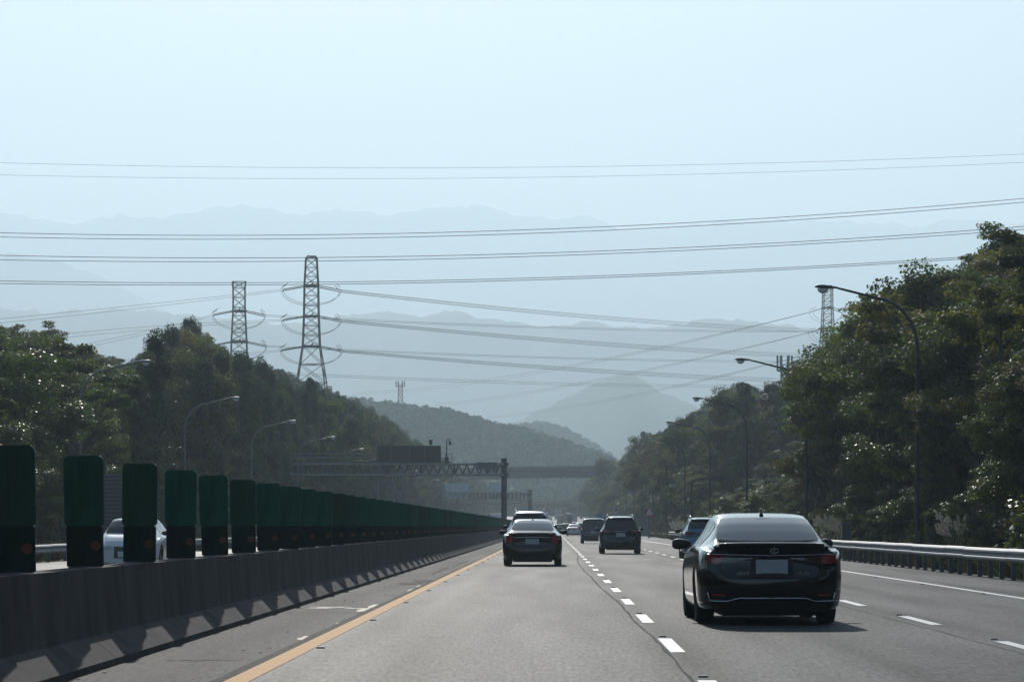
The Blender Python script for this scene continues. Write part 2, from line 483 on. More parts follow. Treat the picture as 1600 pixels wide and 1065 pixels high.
for k, (y, x0, x1) in enumerate([(25.3, -3.9, -3.0), (31, -3.6, -2.9), (48, -3.85, -2.7), (60, -3.9, -2.8), (83, -3.9, -2.8)]):
    m = MB(); n = 9; vs = []
    for i in range(n):
        x = x0 + (x1 - x0) * i / (n - 1); yv = y + rnd.uniform(-.12, .12); vs += [(x, yv, .0018), (x, yv + .05 + .04 * rnd.random(), .0018)]
    m.v = vs; m.f = [(2 * i, 2 * i + 2, 2 * i + 3, 2 * i + 1) for i in range(n - 1)]
    m.obj('crack', M['patch'], shoulder)
def seam(name, xf, y0, y1, w, mat, parent, seed, step=1.2):
    r = random.Random(seed); m = MB(); y = y0; i = 0; x_ = 0
    while y < y1:
        x_ += r.uniform(-.02, .02); x_ *= .9; ww = w * r.uniform(.4, 1.2); x = xf(y) + x_
        m.v += [(x - ww / 2, y, base(y) + .0015), (x + ww / 2, y, base(y) + .0015)]; y += step
    m.f = [(2 * i, 2 * i + 1, 2 * i + 3, 2 * i + 2) for i in range(len(m.v) // 2 - 1)]
    return m.obj(name, mat, parent)
seam('paving_seam', lambda y: 1.02 + .12 * math.sin(y * .05), 24, 260, .04, M['joint'], road, 1)
seam('paving_seam', lambda y: 4.55 + .05 * math.sin(y * .07), 30, 300, .035, M['joint'], road, 2)
seam('paving_seam', lambda y: EDGE(y) + .35, 40, 400, .035, M['patch'], road, 3, 2)
for k, (x, y, rx, ry) in enumerate([(-.9, 62, .25, 3.2), (3.2, 88, .3, 5), (.4, 140, .4, 8), (6.2, 70, .25, 4), (-1.3, 38, .12, 1.1), (2.2, 33, .1, .8), (6.9, 52, .3, 2.0)]):
    blotch('road_stain', x, y, rx, ry, .001, M['stain'], road, 130 + k)
# litter and grit along the shoulder
m = MB()
for k in range(45):
    y = 22 + 70 * rnd.random() ** 1.5; x = rnd.uniform(-3.88, -2.75); s = rnd.uniform(.006, .018)
    m.box((x, y, s * .3), (s, s * rnd.uniform(.6, 2), s * .6), rz=rnd.random() * 3)
g_ = m.obj('grit', M['white_old']); tag(g_, 'pale grit and small litter scattered along the inner shoulder', 'grit', kind='stuff')

# ---------------------------------------------------------------- concrete median barrier with glare screens
prof = [(-3.925, -.02), (-3.925, .06), (-4.15, .25), (-4.205, .86), (-4.495, .86), (-4.55, .25), (-4.775, .06), (-4.775, -.02)]
bar = thing('median_barrier', 'long weathered concrete barrier dividing the two carriageways under the green screens', 'barrier', (0, 0, 0))
def seg_mesh(L, y0, curve=False):
    m = MB(); rows = [0, L] if not curve else [L * i / 8 for i in range(9)]
    for y in rows:
        for x, z in prof: m.v.append((x, y, z + (base(y0 + y) - base(y0) if curve else 0)))
    n = len(prof)
    for j in range(len(rows) - 1):
        for i in range(n - 1): m.f.append((j * n + i, (j + 1) * n + i, (j + 1) * n + i + 1, j * n + i + 1))
    m.f.append(tuple(range(n))); m.f.append(tuple(len(m.v) - 1 - i for i in range(n)))
    return fixn(m.mesh('barrier_section', M['concrete']))
sme = seg_mesh(5.98, 0)
for k in range(120):
    y = -60 + 6 * k
    if y > 645: break
    link('barrier_section', sme, bar, (0, y, .0))
for k in range(9):
    y0 = 648 + 60 * k
    link('barrier_section', seg_mesh(59.9, y0, True), bar, (0, y0, base(y0)))

def rounded(w, h, r, top=True, bottom=True, n=5):
    pts = []
    def arc(cx, cz, a0):
        for i in range(n + 1):
            a = a0 + PI / 2 * i / n; pts.append((cx + r * math.cos(a), cz + r * math.sin(a)))
    if top: arc(w / 2 - r, h - r, 0); arc(-w / 2 + r, h - r, PI / 2)
    else: pts += [(w / 2, h), (-w / 2, h)]
    if bottom: arc(-w / 2 + r, r, PI); arc(w / 2 - r, r, 1.5 * PI)
    else: pts += [(-w / 2, 0), (w / 2, 0)]
    return pts
def plate(m, pts, y, th, z0=0, x0=0):
    n = len(pts)
    vs = [(x + x0, y - th / 2, z + z0) for x, z in pts] + [(x + x0, y + th / 2, z + z0) for x, z in pts]
    m.add(vs, [tuple(range(n)), tuple(range(2 * n - 1, n - 1, -1))] + [(i, i + n, (i + 1) % n + n, (i + 1) % n) for i in range(n)])
m = MB(); plate(m, rounded(.37, .655, .05), -.008, .045); 
for x in (-.12, -.04, .04, .12): m.box((x, -.033, .33), (.012, .008, .56))
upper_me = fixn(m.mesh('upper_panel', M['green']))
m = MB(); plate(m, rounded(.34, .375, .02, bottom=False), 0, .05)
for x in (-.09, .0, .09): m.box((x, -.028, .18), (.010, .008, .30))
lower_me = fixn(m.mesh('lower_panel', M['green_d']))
m = MB(); m.disc((.105, -.034, .20), .047, n=16, th=.014); refl_me = fixn(m.mesh('reflector', M['reflector']))
m = MB(); m.box((0, 0, .006), (.30, .12, .012)); foot_me = m.mesh('base_plate', M['galv_d'])
m = MB(); m.box((0, 0, .5), (.36, .05, 1.03)); far_me = m.mesh('glare_screen', M['green'])
rnd = random.Random(8)
ordn = ['foremost', 'second', 'third', 'fourth', 'fifth', 'sixth', 'seventh', 'eighth', 'ninth', 'tenth', 'eleventh', 'twelfth', 'thirteenth', 'fourteenth', 'fifteenth', 'sixteenth', 'seventeenth', 'eighteenth', 'nineteenth', 'twentieth']
ord_old = ['foremost', 'second', 'third', 'fourth', 'fifth', 'sixth', 'seventh', 'eighth']
for k in range(240):
    y = 27.0 + 4.02 * k
    if y > 975: break
    x = -4.35; z = base(y) + .862
    grp = 'green glare screens along the top of the median barrier'
    if k < 20:
        lab = ('dirt-streaked green glare screen cut off by the left edge of the picture' if k == 0 else
               f'{ordn[k]} green glare screen from the left edge' + {1: ', standing clear left of the white car', 2: ', hiding the middle of the oncoming white car', 3: ', just right of the oncoming white car', 4: '', 5: ', browner than its neighbours', 6: ', touching the next one in view'}.get(k, ', overlapping its neighbours' if k > 6 else ''))
    elif k < 45: lab = 'dark green glare screen below the gantry walkway in the overlapping row on the barrier'
    elif k < 72: lab = 'dark green glare screen near the gantry column in the overlapping row on the barrier'
    else: lab = 'far green glare screen merging into the receding row on the barrier'
    if k < 70:
        t = thing('glare_screen', lab, 'glare screen', (x + rnd.uniform(-.01, .01), y, z), math.radians(rnd.uniform(-4, 4)), grp)
        t.rotation_euler.y = math.radians(rnd.uniform(-1.9, 1.9))
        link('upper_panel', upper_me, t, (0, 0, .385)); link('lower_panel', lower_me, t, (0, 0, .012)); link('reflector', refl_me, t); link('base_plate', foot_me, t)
    else:
        o = link('glare_screen', far_me, None, (x, y, z)); tag(o, lab, 'glare screen', grp)

# ---------------------------------------------------------------- guard rails
def rail(name, x, y0, y1, label, side, zoff=0, post=2.0, height=.73, group=None):
    t = thing(name, label, 'guard rail', (x, y0, zoff), 0, group)
    zc = height - .155
    pr = [(0, -.155), (.03, -.14), (.08, -.10), (.08, -.06), (.012, -.02), (.012, .02), (.08, .06), (.08, .10), (.03, .14), (0, .155)]
    m = MB()
    for y in (0, 3.99):
        for dx, z in pr: m.v.append((-side * dx, y, z + zc))
        for dx, z in pr: m.v.append((-side * (dx - .008), y, z + zc))
    n = 2 * len(pr); h = len(pr)
    for i in range(h - 1): m.f += [(i, i + 1, n + i + 1, n + i), (h + i + 1, h + i, n + h + i, n + h + i + 1)]
    m.f += [(0, n, n + h, h), (h - 1, 2 * h - 1, n + 2 * h - 1, n + h - 1)]
    me = fixn(m.mesh('rail_beam', M['galv']))
    mp = MB(); mp.box((side * .10, 0, height / 2 - .06), (.11, .10, height + .0)); mp.box((side * .03, 0, zc), (.08, .10, .2))
    pme = bevelled(mp.mesh('post', M['galv_d']), .004, 1)
    mb = MB(); mb.disc((-side * .02, .02, zc), .02, 'X', 8, .02); bme = mb.mesh('bolt', M['galv_d'])
    ny = int((y1 - y0) / 4)
    rr = random.Random(3)
    for k in range(ny):
        o = link('rail_beam', me, t, (0, 4 * k, rr.uniform(-.006, .006)))
    k = 0; y = 0
    while y < y1 - y0:
        link('post', pme, t, (0, y, rr.uniform(-.01, .01))); y += post
    return t
gr = rail('guard_rail', 10.45, 56, 296, 'long two-wave steel guard rail on close-set posts along the right shoulder', 1)
rail('guard_rail', -17.45, 88, 121, 'nearer steel guard rail across the opposite road, seen between the first screens', -1, post=4, zoff=-.12, group='guard rails beyond the opposite road')
rail('guard_rail', -17.45, 123, 443, 'farther steel guard rail across the opposite road, running on behind the white car', -1, post=4, zoff=-.12, group='guard rails beyond the opposite road')
# low concrete kerb wall beyond the end of the guard rail
m = MB(); m.box((11.6, 360, .22), (.5, 120, .5)); o = m.obj('kerb_wall', M['concrete_l']); tag(o, 'low pale concrete wall on the right beyond the guard rail end', 'wall')
m = MB(); m.add([(8.2, 300, .003), (11.3, 300, .003), (11.3, 440, .003), (8.2, 440, .003)], [(0, 1, 2, 3)]); o = m.obj('concrete_pad', M['concrete_l']); tag(o, kind='structure')

# ---------------------------------------------------------------- street lamps
def lamp_parts(H, arm, side, pm='pole'):
    """side=-1: arm reaches towards -x. H: height of arm end"""
    m = MB()
    R = 1.55
    pts = [(0, 0, z) for z in (0, .6, 2, 4, 6, H - 2.1)]; rad = [.095, .09, .085, .078, .072, .066]
    for i in range(1, 9):
        a = PI / 2 * i / 8 * .93
        pts.append((side * (1.55 * (1 - math.cos(a))), 0, H - 2.1 + 1.75 * math.sin(a))); rad.append(.066 - .002 * i)
    xe, ze = pts[-1][0], pts[-1][2]
    for f in (.35, .7, 1): pts.append((xe + side * (arm - .55 - abs(xe)) * f, 0, ze + (H - ze) * f)); rad.append(.048 - .008 * f)
    m.tube(pts, rad, 12)
    pole = m.mesh('pole', M[pm], True)
    tip = Vector(pts[-1])
    mh = MB(); sec = [(-.02, .045, .045), (.12, .07, .06), (.3, .12, .08), (.5, .16, .10), (.68, .15, .085), (.78, .09, .05), (.8, .02, .02)]
    n = 12
    for s_, w, h in sec:
        for k in range(n):
            a = 2 * PI * k / n
            zz = math.sin(a) * h * (1 if math.sin(a) > 0 else .45)
            mh.v.append((tip.x + side * s_, math.cos(a) * w, tip.z + zz + s_ * .05))
    for j in range(len(sec) - 1):
        for k in range(n): mh.f.append((j * n + k, j * n + (k + 1) % n, (j + 1) * n + (k + 1) % n, (j + 1) * n + k))
    head = fixn(mh.mesh('lamp_head', M[pm], True))
    ml = MB(); vs = []
    for j in range(5):
        b = PI / 2 * j / 4
        for k in range(12):
            a = 2 * PI * k / 12
            vs.append((tip.x + side * (.52 + .2 * math.cos(a) * math.cos(b)), .13 * math.sin(a) * math.cos(b), tip.z - .02 - .17 * math.sin(b)))
    ml.add(vs, [(j * 12 + k, j * 12 + (k + 1) % 12, (j + 1) * 12 + (k + 1) % 12, (j + 1) * 12 + k) for j in range(4) for k in range(12)])
    lens = fixn(ml.mesh('lens', M['lampglass'], True))
    mb = MB(); mb.box((0, 0, .015), (.42, .42, .03)); mb.box((0, -.105, .9), (.11, .02, .35)); bs = mb.mesh('base_plate', M['galv_d'])
    return [('pole', pole), ('lamp_head', head), ('lens', lens), ('base_plate', bs)]
def lamps(parts, rows, name='street_lamp'):
    for (x, y, lab, grp, rz) in rows:
        t = thing(name, lab, 'street lamp', (x, y, max(gh(x, y), base(y))), rz, grp)
        for n, me in parts: link(n, me, t)
PR = lamp_parts(9.6, 3.35, -1); PL = lamp_parts(9.6, 3.4, 1, 'pole_sunlit'); PS = lamp_parts(8.6, 2.2, -1, 'pole_sunlit'); PLs = lamp_parts(8.0, 2.2, 1, 'pole_sunlit')
labs = ['tallest street lamp, its arm reaching left in front of the near trees on the right', 'second street lamp on the right, behind the roof of the black sedan', 'third street lamp on the right, half way along the wooded slope', 'fourth street lamp on the right, smaller and hazier']
rows = []
for k in range(16):
    y = 117 + 51 * k
    rows.append((12.85, y, labs[k] if k < 4 else 'distant street lamp on the right with only its bright head showing', 'street lamps along the right verge', 0))
lamps(PR, rows)
labs = ['nearest street lamp on the left, bent arm before the brown trees', 'second street lamp on the left, standing behind the green screens', 'third street lamp on the left, just left of the sign gantry', 'fourth street lamp on the left, its arm above the gantry rail']
rows = []
for k in range(14):
    y = 170 + 48.5 * k
    rows.append((-24.1, y, labs[k] if k < 4 else 'distant street lamp on the left among the trees past the gantry', 'street lamps along the left verge', 0))
lamps(PL, rows)
lamps(PS, [(25.5, 335, 'small street lamp poking out of the trees at right, beside the leafy notch', 'small lamps on the slip road', 0),
           (24.0, 430, 'small street lamp poking out of the trees at right, farther and lower', 'small lamps on the slip road', 0)])
lamps(PLs, [(-41, 330, 'small street lamp low in the trees above the second screen', 'small lamps among the left trees', .0),
            (-38.5, 348, 'small street lamp with a curved arm above the fifth screen', 'small lamps among the left trees', .0)])

# ---------------------------------------------------------------- sign gantries
def gantry(name, y, x0, x1, zb, zt, label, mats, panels=28, cols=(True, True), colw=.27, mast=0, grp=None, walk=False):
    t = thing(name, label, 'sign gantry', (0, y, base(y)), 0, grp)
    for x, c in ((x0, cols[0]), (x1, cols[1])):
        if c:
            m = MB(); m.tube([(x, 0, -.5), (x, 0, zt + .5)], colw, 14); m.disc((x, 0, zt + .52), colw * 1.2, 'Z', 14, .08)
            for z in (zb, zt): m.box((x, 0, z), (colw * 3.2, .9, .3))
            m.obj('column', mats, t)
    for dy in (-.45, .45):
        for z in (zb, zt):
            m = MB(); m.tube([(x0, dy, z), (x1, dy, z)], .10, 6); m.obj('chord', M['galv'], t)  # sunlit look of the chords put into a paler steel colour
    m = MB(); L = x1 - x0
    for dy in (-.45, .45):
        for k in range(panels):
            a = x0 + L * k / panels; b = x0 + L * (k + 1) / panels; c = (a + b) / 2
            m.bar((a, dy, zb), (c, dy, zt), .05); m.bar((c, dy, zt), (b, dy, zb), .05)
            if k % 4 == 0: m.bar((a, dy, zb), (a, dy, zt), .06)
    for k in range(panels + 1):
        a = x0 + L * k / panels; m.bar((a, -.45, zb), (a, .45, zb), .04); m.bar((a, -.45, zt), (a, .45, zt), .04)
    o = m.obj('lattice', mats, t); o['kind'] = 'stuff'
    return t
G1 = 311
gt = gantry('sign_gantry', G1, -24.6, -4.45, 4.75 + 1.25, 5.85 + 1.15, 'nearest steel truss gantry over the opposite road, with walkway rails and signs', M['galv_d'], 26)
def gx(px, d=G1): return (px - VX) * d / 5200
def gz(py, d=G1): return EYE - (py - VY) * d / 5200 - base(d)
m = MB()
m.box(((gx(450) + gx(706)) / 2, 0, 7.18), (gx(706) - gx(450), 1.0, .08)); m.obj('walkway', M['galv_d'], gt)
for z in (gz(708), gz(714.5)):
    m = MB(); m.bar((gx(450), .5, z), (gx(706), .5, z), .035); m.obj('handrail', M['galv'], gt)
m = MB()
for k in range(27): x = gx(450) + (gx(706) - gx(450)) * k / 26; m.bar((x, .5, 7.2), (x, .5, gz(708)), .03)
o = m.obj('rail_post', M['galv_d'], gt); o['kind'] = 'stuff'
m = MB(); m.box(((gx(590) + gx(689)) / 2, .1, (gz(696) + gz(724)) / 2), (gx(689) - gx(590), .55, gz(696) - gz(724)))
vms = m.obj('message_board', M['steel_b'], gt)
for px in (590, 611, 640, 664, 688):
    m = MB(); m.box((gx(px), -.22, (gz(696) + gz(724)) / 2), (.08, .1, gz(696) - gz(724))); m.obj('board_rib', M['galv_d'], vms)
m = MB(); m.box((gx(673), 0, gz(691)), (.3, .3, .45)); m.box((gx(673), 0, gz(687.5)), (.38, .38, .08)); m.obj('siren_box', M['black'], gt)
m = MB(); m.tube([(gx(698), 0, 7.1), (gx(698), 0, gz(690)), (gx(698.6), 0, gz(686.5)), (gx(700.5), 0, gz(685)), (gx(702.5), 0, gz(686.5)), (gx(703.2), 0, gz(690))], .05, 8); m.box((gx(703.2), 0, gz(692.5)), (.22, .22, .3), taper=1.2)
m.box((gx(698), 0, gz(718)), (.35, .3, .6))
m.obj('camera_mast', M['steel_b'], gt)
m = MB(); plate(m, rounded(gx(778) - gx(745), gz(722) - gz(733.5), .04), -.55, .08, gz(733.5), (gx(745) + gx(778)) / 2); m.obj('sign_panel', M['sign_back'], gt)
G2 = 673
g2 = gantry('sign_gantry', G2, -22.3, -4.45, gz(780, G2), gz(769, G2), 'second gantry farther on, carrying pale blue sign panels over the opposite road', M['galv_d'], 16, colw=.4)
for a, b in ((696, 703), (703.4, 711), (711.4, 718), (718.4, 725), (725.4, 732.5), (764, 771), (771.4, 778), (778.4, 785)):
    m = MB(); m.box(((gx(a, G2) + gx(b, G2)) / 2, 0, (gz(754.5, G2) + gz(778, G2)) / 2), (gx(b, G2) - gx(a, G2), .15, gz(754.5, G2) - gz(778, G2))); m.obj('sign_panel', M['sign_pale'], g2)
for a in range(735, 828, 6):
    m = MB(); m.box((gx(a, G2), -.6, gz(774, G2)), (.4, .12, 1.1)); m.obj('lattice_post', M['galv_d'], g2)
m = MB(); m.bar((gx(694, G2), -.7, gz(786, G2)), (gx(816, G2), -.7, gz(786, G2)), .08); m.obj('lower_rail', M['galv_d'], g2)
G3 = 1130
gantry('sign_gantry', G3, gx(815, G3), gx(908, G3), gz(786, G3), gz(783, G3), 'farthest gantry, a thin hazy bar above the distant traffic', M['galv_d'], 12, colw=.4)

# ---------------------------------------------------------------- overpass
OP = 905
ov = thing('overpass', 'grey concrete bridge crossing high over the road in the haze', 'bridge', (0, OP, 0))
xs_ = [gx(px, OP) for px in range(560, 1061, 20)]
def deck(z0f, z1f, w, name, mat, y=0):
    m = MB()
    for x in xs_:
        px = VX + x * 5200 / OP
        z0, z1 = EYE - (z0f(px) - VY) * OP / 5200, EYE - (z1f(px) - VY) * OP / 5200
        m.v += [(x, y - w / 2, z0), (x, y + w / 2, z0), (x, y + w / 2, z1), (x, y - w / 2, z1)]
    for i in range(len(xs_) - 1):
        for k in range(4): m.f.append((4 * i + k, 4 * i + (k + 1) % 4, 4 * i + 4 + (k + 1) % 4, 4 * i + 4 + k))
    return fixn(m.mesh(name, mat))
topl = lambda px: 733.5 - 5.5 * smooth(560, 940, px)
link('girder', deck(lambda p: topl(p) + 17.5, lambda p: topl(p) + 5.5, 9, 'girder', M['bridge']), ov)
link('deck', deck(lambda p: topl(p) + 5.4, lambda p: topl(p) + 3.4, 11.5, 'deck', M['bridge']), ov)
for sy in (-5.6, 5.6): link('parapet', deck(lambda p: topl(p) + 3.3, lambda p: topl(p), .3, 'parapet', M['bridge'], sy), ov)
m = MB()
for k in range(60):
    x = xs_[0] + (xs_[-1] - xs_[0]) * k / 59; px = VX + x * 5200 / OP
    z = EYE - (topl(px) - VY) * OP / 5200; m.bar((x, -5.6, z), (x, -5.6, z + .5), .03)
o = m.obj('railing', M['galv_d'], ov); o['kind'] = 'stuff'
for px in (640, 1000):
    m = MB(); m.tube([(gx(px, OP), 0, -1), (gx(px, OP), 0, 12.2)], 1.2, 12); m.box((gx(px, OP), 0, 12.2), (3, 8, 1.0)); m.obj('pier', M['bridge'], ov)

# ---------------------------------------------------------------- pylons and wires
def lattice(m, w0, w1, z0, z1, n, r, cx=0, cy=0, legs=None):
    """square lattice mast tapering from w0 to w1"""
    def c(z, k, q=0):
        w = (w0 + (w1 - w0) * (z - z0) / (z1 - z0)) / 2
        return [(-w, -w), (w, -w), (w, w), (-w, w)][k % 4] + (z,)
    for j in range(n):
        a, b = z0 + (z1 - z0) * j / n, z0 + (z1 - z0) * (j + 1) / n
        for k in range(4):
            m.bar(c(a, k), c(b, k + 1), r); m.bar(c(a, k + 1), c(b, k), r); m.bar(c(b, k), c(b, k + 1), r)
def pylon(label, px, d, levels, halfarm, pybase, grp='lattice power pylons behind the wooded hills'):
    """levels: list of (py, width in metres) from top to ground"""
    x = gx(px, d)
    t = thing('power_pylon', label, 'power pylon', (x, d, 0), math.radians(8), grp)
    zs = [(EYE - (py - VY) * d / 5200, w) for py, w in levels]
    body = zs + [(0.0, zs[-1][1] * 1.15 + (zs[-1][0]) * .11)]
    for k in range(4):
        m = MB(); sx, sy = [(-1, -1), (1, -1), (1, 1), (-1, 1)][k]
        m.tube([(sx * w / 2, sy * w / 2, z) for z, w in body], .14, 5); m.obj('leg', M['pylon'], t)
    m = MB()
    for (za, wa), (zb, wb) in zip(body, body[1:]):
        n = max(1, round((za - zb) / max(1.6, (wa + wb) / 2.9)))
        lattice(m, wb, wa, zb, za, n, .055)
    o = m.obj('bracing', M['pylon'], t); o['kind'] = 'stuff'
    pts = []
    return t, zs
def arms(t, z, w, reach, drop, name='crossarm'):
    m = MB()
    for y in (-w / 2, w / 2):
        m.bar((-w / 2 - .3, y, z), (w / 2 + .3, y, z), .22)
    m.bar((0, -w / 2 - 3.2, z + .3), (0, w / 2 + 3.2, z + .3), .2)
    m.obj(name, M['pylon'], t)
    ends = []
    for s in (-1, 1):
        for yy in (-2.2, 2.2):
            mi = MB()
            a = Vector((s * w / 2, yy, z)); b = Vector((s * (w / 2 + reach), yy * 1.15, z - drop))
            mi.tube([a + (b - a) * (k / 14) for k in range(15)], [.13 if k % 2 else .08 for k in range(15)], 6)
            mi.bar(b + Vector((-.2, 0, .5)), b + Vector((-1.0 * s, 0, 1.3)), .05)
            mi.obj('insulator', M['pylon'], t)
            mj = MB(); mj.tube([(b.x - (b.x - 0) * (1 - math.cos(PI / 2 * k / 8)) if False else b.x * math.cos(PI / 2 * k / 8), b.y, b.z - 3.0 * math.sin(PI / 2 * k / 8)) for k in range(9)], .045, 4); mj.obj('jumper_wire', M['wire'], t)
            ends.append(b)
    return ends
D1 = 700
t1, z1 = pylon('tall dark lattice pylon with three tiers of drooping insulators, taller of the left pair', 486.5, D1, [(400, 1.6), (404, 2.3), (446, 2.9), (493, 3.1), (540, 3.6), (598, 6.0)], 0, 600)
e1 = [arms(t1, EYE - (py - VY) * D1 / 5200, w, 4.9, 0.9) for py, w in ((447, 2.4), (494, 2.5), (541, 3.0))]
D2 = 730
t2, z2 = pylon('shorter flat-topped lattice pylon rising behind the trees, left one of the left pair', 373.5, D2, [(440, 2.9), (450, 2.6), (480, 2.6), (532, 3.3), (565, 3.6)], 0, 600)
e2 = [arms(t2, EYE - (py - VY) * D2 / 5200, w, 4.4, .9) for py, w in ((486, 2.6), (534, 3.2))]
D3 = 980
t3, z3 = pylon('distant lattice pylon showing above the right trees, beside the tallest lamp head', 1293, D3, [(446, 2.0), (452, 2.6), (480, 2.7), (520, 3.4), (560, 4.5)], 0, 600)
e3 = [arms(t3, EYE - (py - VY) * D3 / 5200, w, 3.6, 1.2) for py, w in ((481, 2.6), (513, 3.2))]
# wires: each one hangs between two points given by the angle at which it shows and its own distance
def wire(pts, r, label, grp, sag=None, marks=True):
    """pts: (px, py, distance) through which the wire runs"""
    m = MB(); P3 = [at(px, py, d) for px, py, d in pts]
    out = []
    n = 60
    a, b = P3[0], P3[-1]
    if len(P3) == 3:   # hang so that the wire passes the middle sight line
        mpx, mpy = pts[1][:2]; lo, hi = 0.0, 1.0; up = pts[2][0] > pts[0][0]
        for _ in range(40):
            tc_ = (lo + hi) / 2; q = a.lerp(b, tc_); qx = VX + q.x * 5200 / q.y
            if (qx < mpx) == up: lo = tc_
            else: hi = tc_
        q = a.lerp(b, tc_); zc = EYE - (mpy - VY) * q.y / 5200
        k = (zc - q.z) / (tc_ * (1 - tc_))
        for i in range(n + 1):
            t = i / n; p = a.lerp(b, t); p.z += k * t * (1 - t); out.append(p)
    else:
        for i in range(n + 1):
            t = i / n; p = a.lerp(b, t); p.z -= (sag or 0) * 4 * t * (1 - t); out.append(p)
    m.tube(out, r, 5)
    o = m.obj('power_line', M['wire'], smooth=True)
    return tag(o, label, 'power line', grp)
G_ = 'thin power lines strung across the valley'
# near line: three bundles, two conductors each, rising to the right
for (yl_, ym, yr, lab) in ((359, 367, 309, 'upper wire of the top dark pair crossing the whole sky'), (366, 373, 315, 'lower wire of the top dark pair crossing the whole sky'),
                     (395, 402.5, 356, 'upper wire of the middle dark pair crossing above the hills'), (403, 408, 361, 'lower wire of the middle dark pair crossing above the hills'),
                     (436, 441, 399, 'upper wire of the lowest dark pair, level with the pylon shoulder'), (440.5, 444.5, 402, 'lower wire of the lowest dark pair, level with the pylon shoulder')):
    wire([(-260, yl_ - 4, 520), (470, ym, 520), (1860, yr - 25, 520)], .05, lab, G_)
for (a_, b_, c_, lab) in ((246, 262, 228, 'faint highest wire crossing the open sky'), (266, 278, 240, 'faint second highest wire crossing the open sky')):
    wire([(-260, a_, 620), (760, b_, 620), (1860, c_, 620)], .026, lab, G_)
w_ = lambda v: v
def pw(t, e): return t.matrix_world @ e
bpy.context.view_layer.update()
def topx(p): return (VX + p.x * 5200 / p.y, VY - (p.z - EYE) * 5200 / p.y, p.y)
nm = ['top', 'middle', 'bottom']
for i, (lv, ends, sag) in enumerate(zip(e1, [(1640, 505, 1500), (1640, 553, 1500), (1640, 590, 1500)], (0, 0, 0))):
    for j, k in enumerate((2, 3)):
        p = topx(pw(t1, lv[k])); q = ends
        for dy in (0, 1.6):
            midx = [1047, 991, 1042][i]; my = [501.6, 538, 583][i] + j * 4
            wire([(p[0], p[1] + dy * .5, p[2]), (midx, my + dy, 1000), (q[0], q[1] + j * 3 + dy, q[2])], .042, f'{["upper", "lower"][int(dy > 0)]} strand of the {["near", "far"][j]} {nm[i]} wire running right from the tall pylon', G_)
    for j, k in enumerate((0, 1)):
        p = topx(pw(t1, lv[k]))
        wire([(p[0], p[1], p[2]), ([220, 220, 300][i], [476, 511, 560][i] + 5 * j, 640), (-200, [517, 558, 610][i] + 7 * j, 600)], .042, f'{["near", "far"][j]} {nm[i]} wire running left from the tall pylon', G_)
for i, lv in enumerate(e2):
    for j, k in enumerate((0, 1, 2, 3)):
        p = topx(pw(t2, lv[k]))
        if k < 2: wire([(p[0], p[1], p[2]), (170, [530, 566][i] + 5 * j, 680), (-200, [580, 600][i] + 7 * j, 640)], .04, f'{["near", "far"][j % 2]} {nm[i]} wire running left from the shorter pylon', G_)
        else: wire([(p[0], p[1], p[2]), (873, [507, 554][i] + 2 * j, 950), (1640, [498, 545][i] + 2 * j, 1500)], .04, f'{["near", "far"][j % 2]} {nm[i]} wire running right from the shorter pylon', G_)
for i, lv in enumerate(e3 + [None]):
    for j in (0, 1):
        p = topx(pw(t3, lv[j])) if lv else (1290, 546, 980)
        ex, ey = [(550, 614), (681, 631), (761, 650.7)][i]
        mx, my = [(1033, 541.5), (977, 583.6), (1066, 600)][i]
        wire([(p[0], p[1], p[2]), (mx, my + 2.5 * j, 1350), (ex, ey + 2.5 * j, 1900)], .06, f'{["upper", "lower"][j]} strand of the {nm[i]} wire slanting down left from the distant pylon', G_)

for j in (0, 1):
    wire([(400, 580 + 3 * j, 730), (878, 598 + 3 * j, 1050), (1640, 584 + 3 * j, 1500)], .042, ['upper', 'lower'][j] + ' strand of the lowest long wire passing right behind the tall pylon base', G_)
# far masts
def mast(name, px, pytop, pybase, d, w, mat, label):
    zt = EYE - (pytop - VY) * d / 5200; zb = EYE - (pybase - VY) * d / 5200 - (6 if d > 1000 else 16)
    t = thing(name, label, 'radio mast', (gx(px, d), d, zb))
    m = MB(); lattice(m, w * 1.3, w, 0, zt - zb - 1, max(4, int((zt - zb) / (w * 1.5))), w * .06)
    for k in range(4):
        a = [(-1, -1), (1, -1), (1, 1), (-1, 1)][k]; m.bar((a[0] * w * .65, a[1] * w * .65, 0), (a[0] * w / 2, a[1] * w / 2, zt - zb - 1), w * .09)
    m.obj('lattice_mast', mat, t)
    m = MB(); m.disc((0, 0, zt - zb - 2), w * 1.15, 'Z', 12, .3); m.obj('platform', mat, t)
    for k in range(6):
        a = k * PI / 3; m = MB(); m.box((math.cos(a) * w * 1.1, math.sin(a) * w * 1.1, zt - zb - .8), (w * .28, w * .2, 2.6)); m.obj('antenna', mat, t)
mast('radio_mast', 625.5, 597, 632, 1560, 1.8, M['steel_b'], 'small dark radio mast with a ring of antennas on the forested hill')
mast('radio_mast', 1226, 560, 612, 560, 1.1, M['tealsteel'], 'teal lattice radio mast rising behind the trees near the second lamp')
t, z_ = pylon('very faint tiny pylon in the haze at the foot of the peak', 951, 4100, [(679, 3), (690, 4), (703, 6)], 0, 700)
m = MB(); [m.bar((-9, 0, z), (9, 0, z), .3) for z in (107, 103)]; m.obj('crossarm', M['steel_b'], t)

